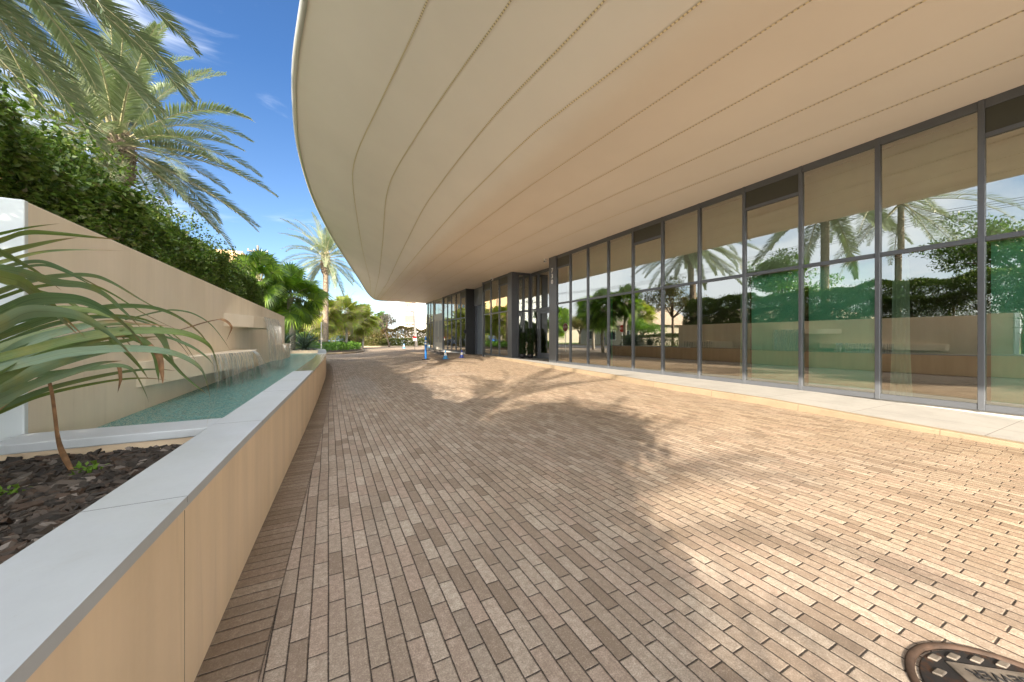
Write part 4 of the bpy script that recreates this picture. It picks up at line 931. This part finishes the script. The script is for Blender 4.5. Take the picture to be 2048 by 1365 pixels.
def date_palm(loc, h, L, lab, seed, nf=58, nl=62, r0=.21, low=-1.0, boots=True, extra=(), rbase=.24, group='date palms'):
    random.seed(seed); o = empty('date_palm', loc, lab, 'palm tree', group); mb = MB(); n = 26; bend = random.uniform(-.05, .05)
    pts = [(bend * math.sin(i / n * PI), 0, h * i / n) for i in range(n + 1)]; rad = [rbase * (1.25 if i == 0 else 1) * (1 - .12 * i / n) * (1 + .045 * (i % 2)) + (max(0, i / n - .86) * 1.1 * r0 / .21 * .9 if boots else 0) for i in range(n + 1)]
    mb.tube(pts, rad, 14)
    if boots:
        for k in range(150):
            a = k * 2.39996; z = h - 1.5 + 1.75 * k / 150; rr = rad[-1] * (.80 + .25 * math.sin(PI * min(1, (z - h + 1.5) / 1.7))); d = Vector((math.cos(a), math.sin(a), 0)); s = Vector((-d.y, d.x, 0)) * .055
            p = d * rr + Vector((0, 0, z)); q = p + d * random.uniform(.08, .16) + Vector((0, 0, random.uniform(.12, .24))); b = len(mb.v)
            mb.v += [tuple(p - s), tuple(p + s), tuple(q + s * .6), tuple(q - s * .6), tuple(p - s - d * .03 + Vector((0, 0, .2))), tuple(p + s - d * .03 + Vector((0, 0, .2)))]
            mb.f += [(b, b + 1, b + 2, b + 3), (b + 3, b + 2, b + 5, b + 4), (b, b + 3, b + 4), (b + 1, b + 5, b + 2)]
    mb.build('trunk', MAT['dtrunk'], o, False)
    V = []; F = []; Rv = []; Rf = []
    for k in range(nf):
        t = (k + .5) / nf; e = 1.45 - (1.45 - low) * t ** 1.05 + random.uniform(-.12, .12); az = k * 2.39996 + random.uniform(-.2, .2)
        dr = (.55 + .6 * (1 - abs(t - .45))) * random.uniform(.75, 1.25) if e > -.2 else random.uniform(.25, .6)
        frond(V, F, Rv, Rf, (rad[-1] * .5 * math.cos(az), rad[-1] * .5 * math.sin(az), h + .25 - .5 * t), az, e, L * random.uniform(.82, 1.06), dr, nl)
    for az, e, dr, l in extra: frond(V, F, Rv, Rf, (0, 0, h), az, e, l, dr, nl)
    cr = mesh('crown', V, F, MAT['frond'], o); mesh('frond_stalks', Rv, Rf, MAT['rachis'], cr, True)
    return o
date_palm((-6.74, 17.5, 0), 8.0, 4.5, 'date palm with wide silvery crown and shaggy boots above the hedge', 11, 66, 120, .27, -.62, rbase=.22)
date_palm((-6.6, 9.3, 0), 8.7, 4.7, 'date palm overhead whose fronds hang into the upper left sky', 23, 60, 120, .12, -.75, rbase=.19)
date_palm((-.5, 35, 0), 8.1, 4.1, 'slim date palm standing in the far planting bed by the soffit tip', 5, 60, 70, .12, -.85, rbase=.23)
date_palm((-6.1, 6.6, 0), 7.3, 3.8, 'pale trunked palm behind the hedge, seen mirrored in the glass', 41, 34, 50, .12, -1.0, False, rbase=.12)

date_palm((-8.1, -7.9, 0), 6.4, 2.3, 'date palm left of the camera whose crown shades the middle of the drive', 61, 40, 46, .22, -.8)
date_palm((-6.9, -3.9, 0), 6.4, 3.5, 'open crowned date palm behind the low hedge left of the camera', 63, 24, 46, .18, -.7)

def fan_leaf(V, F, base, d, size, nseg=30, spread=R(290)):
    d = d.normalized(); s = d.cross(Vector((0, 0, 1))); s = s.normalized() if s.length > .05 else Vector((1, 0, 0)); ro = Matrix.Rotation(random.uniform(-1.1, 1.1), 3, d); s = ro @ s; n = s.cross(d)
    for k in range(nseg):
        a = -spread / 2 + spread * k / (nseg - 1); dd = (d * math.cos(a) + s * math.sin(a)).normalized(); l = size * (.72 + .28 * math.cos(a / 2)) * random.uniform(.9, 1.05)
        w = dd.cross(n) * size * .05; m = base + dd * l * .55 + n * (.05 * size); tip = base + dd * l - Vector((0, 0, l * random.uniform(.12, .3))); b = len(V)
        V += [tuple(base - w * .3), tuple(base + w * .3), tuple(m + w), tuple(m - w), tuple(tip)]; F += [(b, b + 1, b + 2, b + 3), (b + 3, b + 2, b + 4)]
def fan_palm(loc, h, size, lab, seed, mat='fan', nl=34, sk=.13, group='fan palms'):
    random.seed(seed); o = empty('fan_palm', loc, lab, 'palm tree', group); n = 12
    MB().tube([(.06 * math.sin(i * .4), 0, h * i / n) for i in range(n + 1)], [sk * (1 + .12 * (i % 2)) for i in range(n + 1)], 9).build('trunk', MAT['palegrey_trunk'], o, True)
    V = []; F = []; mb = MB()
    for k in range(nl):
        t = (k + .5) / nl; e = 1.4 - 2.6 * t + random.uniform(-.25, .25); az = k * 2.39996; d = Vector((math.cos(az) * math.cos(e), math.sin(az) * math.cos(e), math.sin(e))); pl = size * random.uniform(.6, 1.15)
        tip = Vector((0, 0, h)) + d * pl; mb.tube([(0, 0, h - .15), tuple(Vector((0, 0, h)) + d * pl * .5 + Vector((0, 0, .05))), tuple(tip)], [.02, .014, .01], 4, False)
        fan_leaf(V, F, tip, (d + Vector((0, 0, -.2))).normalized(), size * random.uniform(.7, .95))
    cr = mesh('crown', V, F, MAT[mat], o); mb.build('leaf_stalks', MAT['rachis'], cr); return o
fan_palm((-1.85, 21.3, 0), 3.25, 1.05, 'lush green fan palm just beyond the fountain wall end', 2, 'fan', 44); fan_palm((-2.95, 19.9, 0), 3.8, .85, 'taller dark fan palm between the hedge end and the lush fan palm', 3, 'fan', 40)
fan_palm((-.8, 37.3, 0), 3.3, 1.25, 'yellowish fan palm with hanging dead leaves at the slim date palm', 4, 'fanyellow', 44); fan_palm((1.26, 39.6, 0), 3.6, 1.2, 'thin trunked fan palm in the middle of the far bed', 6, 'fanyellow', 38, .1); fan_palm((2.9, 41.1, 0), 3.0, 1.2, 'sunny fan palm at the right end of the far bed', 8, 'fanyellow', 40, .1)
fan_palm((-5.2, 26.5, 0), 3.6, 1.2, 'fan palm on the street side of the drive entrance', 9, 'fan', 36); fan_palm((-4.0, 31.5, 0), 2.9, 1.2, 'low fan palm at the street corner of the far bed', 12, 'fan', 36); fan_palm((-22, 36, 0), 4.4, 1.3, 'sunlit fan palm on the lawn before the gabled house', 15, 'fanyellow', 36)

def rosette(loc, lab, seed, n=110, l=1.15):
    random.seed(seed); o = empty('spiky_rosette', loc, lab, 'plant', 'spiky rosettes at the end of the fountain'); V = []; F = []; UV = []
    for k in range(n):
        az = k * 2.39996; e = 1.4 - 1.5 * k / n; ln = l * random.uniform(.8, 1.1); d = Vector((math.cos(az), math.sin(az), 0)); p = Vector((0, 0, .12)); q = [p.copy()]
        for i in range(5): p = p + (d * math.cos(e) + Vector((0, 0, math.sin(e)))) * ln / 5; e -= .22; q.append(p.copy())
        ribbon(V, F, UV, q, .05, d.cross(Vector((0, 0, 1))), 2)
    mesh('leaves', V, F, MAT['agave'], o, True); MB().tube([(0, 0, -.1), (0, 0, .25)], [.09, .06], 8).build('stem', MAT['bark'], o)
rosette((-1.85, 17.9, .55), 'dark spiky rosette plant left at the end of the fountain', 4); rosette((-1.05, 17.6, .55), 'blue-green spiky rosette plant right at the end of the fountain', 5); rosette((-2.05, 16.9, .55), 'spiky rosette plant tucked behind the fountain wall end', 6, 70, .7)

# ------------------------------------------------------------------ FAR PLANTING BED, HEDGES, TREES
bed = [(-.5, 27.6), (.6, 28.0), (1.5, 29.2), (2.2, 31.5), (2.5, 34.5), (2.5, 38), (2.6, 42.5), (-2.6, 43), (-2.9, 34), (-1.6, 29)]
o = mesh('planting_bed', [(x, y, .09) for x, y in bed], [tuple(range(len(bed)))], MAT['soil']); tag(o, kind='structure')
mb = MB(); mb.tube([(x, y, .05) for x, y in bed + bed[:1]], .10, 6); tag(mb.build('bed_kerb', MAT['kerb']), kind='structure')
P = []
from mathutils.geometry import intersect_point_line
def inside(x, y, pl):
    c = False; j = len(pl) - 1
    for i in range(len(pl)):
        if (pl[i][1] > y) != (pl[j][1] > y) and x < (pl[j][0] - pl[i][0]) * (y - pl[i][1]) / (pl[j][1] - pl[i][1]) + pl[i][0]: c = not c
        j = i
    return c
while len(P) < 9000:
    x, y = rng.uniform(-2.4, 2.4), rng.uniform(27.8, 41)
    if inside(x, y, [(a * .93, 34.5 + (b - 34.5) * .95) for a, b in bed]): P.append((x, y, .1 + (.5 + .2 * math.sin(x * 3) * math.sin(y * 2)) * math.sqrt(rng.uniform(.05, 1))))
tag(leaves('ground_cover', P, np.tile((0, 0, .8), (len(P), 1)), .15, .5, MAT['cover']), 'bright green leafy ground cover in the far planting bed', 'ground cover', None, 'stuff')
def shrub(loc, r, h, mat, lab, n=1500, leaf=.16):
    o = empty('shrub', loc, lab, 'shrub', 'shrubs in the far bed'); q = rng.normal(size=(n, 3)); q /= np.linalg.norm(q, axis=1, keepdims=True); pp = q * rng.uniform(.3, 1, (n, 1)) ** .5 * np.array([r, r, h / 2]) * (1 + .2 * np.sin(q[:, :1] * 9) * np.sin(q[:, 2:] * 7)); pp[:, 2] += h / 2
    leaves('foliage', pp, q + np.array([0, 0, .4]), leaf, .5, MAT[mat], o); MB().tube([(0, 0, 0), (.05, 0, h * .5)], [.05, .02], 6).build('stem', MAT['bark'], o)
for x, y, r, h, mt, lab in ((-1.9, 40, 1.0, 1.9, 'mixtree', 'golden shrub left of the slim date palm in the far bed'), (.3, 41.5, 1.1, 1.7, 'fanyellow', 'yellow-green shrub between the far fan palms'), (2.1, 42.2, .9, 1.5, 'mixtree', 'rusty leaved shrub under the sunny fan palm'), (-2.2, 36.5, 1.0, 1.6, 'tree', 'dark green shrub at the left of the far bed'), (4.6, 47.1, 1.0, 2.1, 'mixtree', 'golden shrub bulging over the low clipped hedge')): shrub((x, y, .05), r, h, mt, lab)
def hedge_box(name, a, b, th, h, mat, lab, n, leaf=.16, lump=.12, z0=0.0):
    o = empty(name, (a[0], a[1], 0), lab, 'hedge'); d = Vector((b[0] - a[0], b[1] - a[1], 0)); ln = d.length; d.normalize(); s = Vector((-d.y, d.x, 0)); P = []; N = []
    for k in range(n):
        t = rng.uniform(0, ln); u = rng.uniform(0, 1); hh = h * (1 + lump * (math.sin(t * 1.3) + .6 * math.sin(t * 3.7 + 1)) * .6)
        if u < .55: c = rng.uniform(0, 1); w = -th / 2 + rng.uniform(0, .2) + .12 * math.sin(t * 2.2 + c * 4); z = z0 + (hh - z0) * c; nn = -s
        elif u < .8: w = rng.uniform(-th / 2, th / 2); z = hh - rng.uniform(0, .18); nn = Vector((0, 0, 1))
        else: w = rng.uniform(-th / 2, th / 2); z = z0 + (hh - z0) * rng.uniform(0, 1); nn = s * .4
        p = d * t + s * w; P.append((p.x, p.y, z)); N.append(tuple(nn))
    leaves('foliage', P, N, leaf, .55, MAT[mat], o)
    for t in np.arange(.5, ln, 1.4): q = d * t; MB().tube([(q.x, q.y, 0), (q.x + .05, q.y, h * .75)], [.04, .02], 5).build('stem', MAT['bark'], o)
    return o
hedge_box('clipped_hedge', (3.2, 48.0), (12.5, 45.2), 1.0, 1.05, 'farhedge', 'low clipped yellow-green hedge along the far kerb', 9000, .13, .03)
hedge_box('tall_hedge', (-2, 50.8), (14.5, 46.4), 1.4, 2.35, 'redhedge', 'taller reddish hedge behind the low clipped hedge', 26000, .2, .14)
mb = MB(); mb.tube([(2.2, 47.4, .05), (7, 46.2, .05), (12.6, 44.5, .05)], .11, 6); tag(mb.build('far_kerb', MAT['kerb']), kind='structure')
hedge_box('entrance_hedge', (-2.6, 14.9), (-2.6, 19.6), 1.0, 1.35, 'hedge', 'dark low hedge continuing past the fountain wall end', 7000, .09, .06)

P = []; N = []
for k in range(16000):
    x = rng.uniform(-60, 40); hh = 4.2 + 1.3 * math.sin(x * .21) + .9 * math.sin(x * .63 + 1) + .5 * math.sin(x * 1.7)
    P.append((x, 78 - .25 * x + rng.uniform(-1.5, 1.5), hh * math.sqrt(rng.uniform(.01, 1)))); N.append((0, -.8, .4))
tag(leaves('far_trees', P, N, .75, .6, MAT['tree']), 'far belt of mixed green trees closing the view behind the parked cars', 'trees', None, 'stuff')
def tree(loc, h, spread, lab, seed, mat='tree', nl=7000, leaf=.16, trunk_r=.12, base=.45, gaps=.5, flat=.6, group='background trees', lean=(0, 0), name='broadleaf_tree', tm='bark'):
    random.seed(seed); r = np.random.default_rng(seed); o = empty(name, loc, lab, 'tree', group); mb = MB(); hb = h * base; tips = []
    top = Vector((lean[0], lean[1], hb)); mb.tube([(0, 0, 0), (lean[0] * .4, lean[1] * .4, hb * .5), tuple(top)], [trunk_r, trunk_r * .85, trunk_r * .7], 8)
    for k in range(9):
        a = k * 2.4 + random.uniform(-.3, .3); e = random.uniform(.25, 1.2); l = random.uniform(.6, 1.0); d = Vector((math.cos(a) * math.cos(e) * spread, math.sin(a) * math.cos(e) * spread, (h - hb) * math.sin(e) * .9)) * l
        m = top + d * .5 + Vector((0, 0, .1 * h * random.random())); e2 = top + d; mb.tube([tuple(top - Vector((0, 0, .1))), tuple(m), tuple(e2)], [trunk_r * .5, trunk_r * .3, trunk_r * .1], 6); tips += [e2, m.lerp(e2, .5)]
        for j in range(3):
            dd = Vector((random.uniform(-1, 1), random.uniform(-1, 1), random.uniform(-.2, .7))) * spread * .4; mb.tube([tuple(m.lerp(e2, .4 + .2 * j)), tuple(m.lerp(e2, .4 + .2 * j) + dd)], [trunk_r * .16, trunk_r * .05], 4); tips.append(m.lerp(e2, .4 + .2 * j) + dd)
    mb.build('trunk', MAT[tm], o, True)
    if nl:
        P = []; N = []; per = nl // len(tips)
        for tpt in tips:
            c = np.array(tpt); rad = spread * r.uniform(.22, .42)
            q = r.normal(size=(per, 3)); q /= np.linalg.norm(q, axis=1, keepdims=True); rr = rad * r.uniform(.25, 1, (per, 1)) ** .6; pp = q * rr * np.array([1, 1, flat]); P.append(c + pp); N.append(q + np.array([0, 0, .3]))
        P = np.concatenate(P); P[:, 2] = np.maximum(P[:, 2], .15); leaves('crown', P, np.concatenate(N), leaf, .5, MAT[mat], o)
    return o
tree((6.3, 46.0, 0), 4.6, 1.7, 'dark slender tree with sparse grey leaves before the white building', 3, 'greytree', 1500, .17, .09, .42, lean=(-.5, .2)); tree((1.9, 52, 0), 8.6, 1.5, 'bare leafless tree rising behind the sunny fan palms', 5, 'tree', 0, .1, .10, .55, group='bare trees')
tree((3.4, 49.5, 0), 4.4, 2.3, 'golden green tree behind the right end of the far bed', 7, 'mixtree', 4200, .2, .12, .3); tree((-1.5, 52, 0), 4.8, 2.6, 'orange tinted tree behind the slim date palm', 8, 'mixtree', 4200, .22, .12, .3); tree((-5.5, 50, 0), 5.0, 2.6, 'shaded tree behind the far fan palms', 9, 'tree', 4200, .22, .14, .3)
tree((-4.6, 24.5, 0), 4.6, 1.6, 'loose green tree at the drive entrance behind the fan palms', 19, 'tree', 4200, .12, .1, .4)
hedge_box('low_hedge', (-2.32, -7.5), (-2.32, 2.45), .65, 1.95, 'hedge', 'low dark green hedge along the planter left of the tall wall end', 34000, .06, .05, .3)
tree((-6.6, 3.3, 0), 6.7, 2.5, 'spreading tree with layered leafy boughs behind the hedge', 10, 'tree', 14000, .11, .16, .5, flat=.35, group='trees behind the hedge'); tree((-8.2, 12.2, 0), 6.6, 2.2, 'bright green rounded tree behind the hedge, centre of the mirrored view', 13, 'treebright', 11000, .13, .14, .5, flat=.55, group='trees behind the hedge')
tree((-7.2, 19.6, 0), 6.2, 2.2, 'yellow-green loose tree behind the dark end of the hedge', 14, 'mixtree', 6000, .13, .12, .45, group='trees behind the hedge'); tree((-2.8, -2.0, 0), 4.75, 1.15, 'small leafed tree left of the camera beside the near hedge', 16, 'treebright', 17000, .10, .09, .6, flat=.8, group='trees behind the hedge')
tree((-17.6, 58, 0), 5.6, 2.6, 'broad green tree up the street in front of the low tan house', 27, 'tree', 4200, .22, .14, .35); tree((-18.5, 33, 0), 4.4, 2.0, 'small green tree on the lawn corner opposite the drive', 28, 'treebright', 3600, .18, .12, .35)
tree((-20, 41, 0), 5.2, 2.6, 'pale green tree on the lawn beyond the street', 17, 'treebright', 4000, .22, .14, .4); tree((-19, 47, 0), 5.0, 2.4, 'green tree beyond the street near the stop sign', 18, 'mixtree', 4000, .22, .14, .35)
lt = empty('leaning_palm', (9.3, 44.6, 0), 'leaning bare palm trunk in front of the white building', 'palm tree'); MB().tube([(0, 0, 0), (-.15, .05, 2), (-.32, .1, 4), (-.6, .2, 7.5)], [.17, .15, .14, .12], 10).build('trunk', MAT['palegrey_trunk'], lt, True)
V = []; F = []; Rv = []; Rf = []
for k in range(26): frond(V, F, Rv, Rf, (-.6, .2, 7.5), k * 2.4, 1.3 - 1.9 * k / 26, 2.6, 1.2, 30)
cr = mesh('crown', V, F, MAT['frond'], lt); mesh('frond_stalks', Rv, Rf, MAT['rachis'], cr)

# ------------------------------------------------------------------ FAR BUILDINGS, CARS, SIGNS, POLES
wb = empty('white_building', (14, 64, 0), 'bright white rendered building with brick panels beyond the far hedge', 'building')
MB().box(-3.2, 9, -3, 8, 0, 11).build('wall', MAT['whitewall'], wb)
for z in (3.2, 6.4): 
    MB().box(-3.25, -1.6, -3.22, -3.02, z + .1, z + 1.7).build('brick_panel', plain('brick_infill', (.45, .24, .15), .9, 0, .2, 10), wb)
    f = MB(); 
    for k in range(7): f.box(-4.4 + k * .42, -4.36 + k * .42, -3.5, -3.46, z - .6, z + .35)
    f.box(-4.45, -1.5, -3.52, -3.44, z + .35, z + .42); f.box(-4.5, -1.5, -3.5, -2.9, z - .72, z - .6); f.build('balcony', MAT['whitewall'], wb)
mb = MB().box(-4.4, -3.2, -2.6, 8, 0, 10); mb.build('side_wing', plain('pale_blue_render', (.55, .68, .78), .8), wb)
hs = empty('gabled_house', (-27, 44, 0), 'cream house with grey gabled roof and dark openings across the street', 'house')
MB().box(-5, 5, -7, 7, 0, 3.1).build('wall', MAT['yellowwall'], hs)
V = [(-5.6, -7.6, 3.0), (5.6, -7.6, 3.0), (5.6, 7.6, 3.0), (-5.6, 7.6, 3.0), (0, -7.6, 5.6), (0, 7.6, 5.6)]; rf = mesh('roof', V, [(0, 4, 5, 3), (1, 2, 5, 4), (0, 1, 4), (2, 3, 5), (0, 3, 2, 1)], MAT['rooftile'], hs); MB().box(-1, -.2, 1, 1.8, 4.4, 6.4).build('chimney', MAT['yellowwall'], rf)
for y in (-5, -2.2, 3.2): 
    w = MB().box(4.98, 5.05, y - .8, y + .8, .8, 2.3).build('window', MAT['white'], hs); MB().box(5.05, 5.07, y - .7, y + .7, .9, 2.2).build('pane', MAT['winglass'], w)
MB().box(4.98, 5.06, .1, 1.1, 0, 2.1).build('door', MAT['carblue'], hs)
h2 = empty('tan_house', (-25, 70, 0), 'low tan house with flat roof up the street', 'house'); MB().box(-7, 7, -6, 6, 0, 4.0).build('wall', MAT['yellowwall'], h2); MB().box(-7.4, 7.4, -6.4, 6.4, 4.0, 4.5).build('roof', MAT['rooftile'], h2)
for k in range(5):
    w = MB().box(7.0, 7.06, -4.8 + k * 2.2, -3.6 + k * 2.2, 1.0, 2.6).build('window', MAT['white'], h2); MB().box(7.06, 7.08, -4.7 + k * 2.2, -3.7 + k * 2.2, 1.1, 2.5).build('pane', MAT['winglass'], w)
h3 = empty('orange_block', (-24, 96, 0), 'tall orange apartment block far up the street', 'building'); MB().box(-8, 8, -8, 8, 0, 18.4).build('wall', plain('orange_render', (.60, .40, .22), .8), h3)
for fl in range(4):
    for k in range(5): MB().box(8.0, 8.06, -6.8 + k * 2.9, -5.2 + k * 2.9, 2 + fl * 3.6, 4 + fl * 3.6).build('window', MAT['winglass'], h3)
h4 = empty('blue_house', (-30, 24, 0), 'low pale blue house across the street behind the hedge end', 'house'); MB().box(-5, 5, -8, 8, 0, 3).build('wall', plain('light_blue_render', (.35, .52, .66), .8), h4)
mesh('roof', [(-5.6, -8.6, 3), (5.6, -8.6, 3), (5.6, 8.6, 3), (-5.6, 8.6, 3), (0, -5, 4.8), (0, 5, 4.8)], [(0, 4, 5, 3), (1, 2, 5, 4), (0, 1, 4), (2, 3, 5), (0, 3, 2, 1)], MAT['rooftile'], h4)
for y in (-4, 1, 5): 
    w = MB().box(4.98, 5.05, y - .9, y + .9, .9, 2.2).build('window', MAT['white'], h4); MB().box(5.05, 5.07, y - .8, y + .8, 1, 2.1).build('pane', MAT['winglass'], w)
def car(loc, rz, paint, lab):
    o = empty('parked_car', loc, lab, 'car', 'cars parked beyond the far bed', rz)
    prof = [(-2.2, .35), (-2.25, .75), (-2.1, .92), (-1.35, 1.0), (-.75, 1.42), (.6, 1.45), (1.25, 1.02), (2.0, .9), (2.2, .7), (2.2, .35)]
    V = []; F = []; n = len(prof)
    for y, sc in ((-.86, .0), (-.80, .06), (.80, .06), (.86, .0)):
        for x, z in prof: V.append((x * (1 - .01 * sc), y * (1 if z < 1.05 else .84), z))
    for i in range(3):
        for j in range(n): F.append((i * n + j, i * n + (j + 1) % n, (i + 1) * n + (j + 1) % n, (i + 1) * n + j))
    F += [tuple(range(n)), tuple(range(3 * n, 4 * n))[::-1]]
    MB_ = mesh('body', V, F, MAT[paint], o); mb = MB()
    g = [(-1.15, 1.03), (-.7, 1.36), (.55, 1.38), (1.05, 1.03)]
    for s in (-1, 1): b = len(mb.v); mb.v += [(x, s * (.875 if z < 1.1 else .755), z) for x, z in g]; mb.f.append((b, b + 1, b + 2, b + 3))
    b = len(mb.v); mb.v += [(1.23, -.7, 1.05), (1.23, .7, 1.05), (.66, .64, 1.44), (.66, -.64, 1.44), (-1.36, -.7, 1.03), (-1.36, .7, 1.03), (-.8, .64, 1.43), (-.8, -.64, 1.43)]; mb.f += [(b, b + 1, b + 2, b + 3), (b + 4, b + 5, b + 6, b + 7)]
    mb.build('windows', MAT['winglass'], o)
    for x in (-1.35, 1.4):
        for y in (-.8, .8): w = MB().tube([(x, y - .1, .33), (x, y + .1, .33)], .33, 18).build('wheel', MAT['rubber'], o); MB().tube([(x, y - .11, .33), (x, y + .11, .33)], .2, 14).build('rim', MAT['chrome'], w)
    for y in (-.6, .6): MB().box(2.16, 2.22, y - .18, y + .18, .68, .82).build('headlight', MAT['white'], o)
car((-2.6, 46.5, 0), R(75), 'carblue', 'blue car parked left behind the far planting bed'); car((.9, 46.8, 0), R(80), 'carwhite', 'dark blue-grey car parked behind the ground cover bed')
def stop_sign(loc, rz, lab, s=.38, h=2.0):
    o = empty('stop_sign', loc, lab, 'road sign', 'stop signs', rz); MB().tube([(0, -.03, 0), (0, -.03, h + .1)], .028, 8).build('post', MAT['white'], o)
    def octa(r, y0, y1):
        mb = MB(); mb.prism([(r * math.cos(R(22.5 + 45 * k)), r * math.sin(R(22.5 + 45 * k))) for k in range(8)], y0, y1); mb.v = [(x, z, y + h) for x, y, z in mb.v]; return mb
    pl = octa(s, 0, .008).build('plate', MAT['white'], o); octa(s * .92, .009, .012).build('red_face', MAT['red'], pl)
    t = link('lettering', text_mesh('STOP', s * .72, .002), MAT['white'], pl); t.matrix_local = Matrix.Translation((0, .0145, h)) @ Matrix.Rotation(PI, 4, 'Z') @ Matrix.Rotation(R(90), 4, 'X')
stop_sign((-.55, 24.6, 0), R(-90), 'stop sign on a white post at the mouth of the drive'); stop_sign((-7.2, 24.6, 0), R(-90), 'stop sign at the street corner beyond the fan palms')
def pole(loc, h, lab):
    o = empty('utility_pole', loc, lab, 'utility pole', 'utility poles'); MB().tube([(0, 0, 0), (0, 0, h)], [.16, .11], 10).build('post', MAT['wood'], o); MB().box(-1.1, 1.1, -.06, .06, h - .8, h - .68).build('crossarm', MAT['wood'], o)
    for x in (-1, -.4, .4, 1): MB().tube([(x, 0, h - .68), (x, 0, h - .5)], .04, 8).build('insulator', MAT['chrome'], o)
pole((-8.3, 54.3, 0), 12.7, 'wooden utility pole rising beyond the hedge end'); pole((-17.8, -32, 0), 9.4, 'wooden utility pole far down the street behind the camera')
for k, (x, z) in enumerate(((-18.8, 8.95), (-18.2, 8.95), (-17.4, 8.95), (-16.8, 8.95))):
    mb = MB(); pts = []
    for a, b in ((-40, 8), (8, 56), (56, 104)):
        for i in range(12): t = i / 12; pts.append((x, a + (b - a) * t, z - 1.0 * 4 * t * (1 - t)))
    mb.tube(pts, .013, 4); tag(mb.build('power_line', MAT['black']), 'thin overhead power line strung along the street', 'power line', 'power lines over the street')
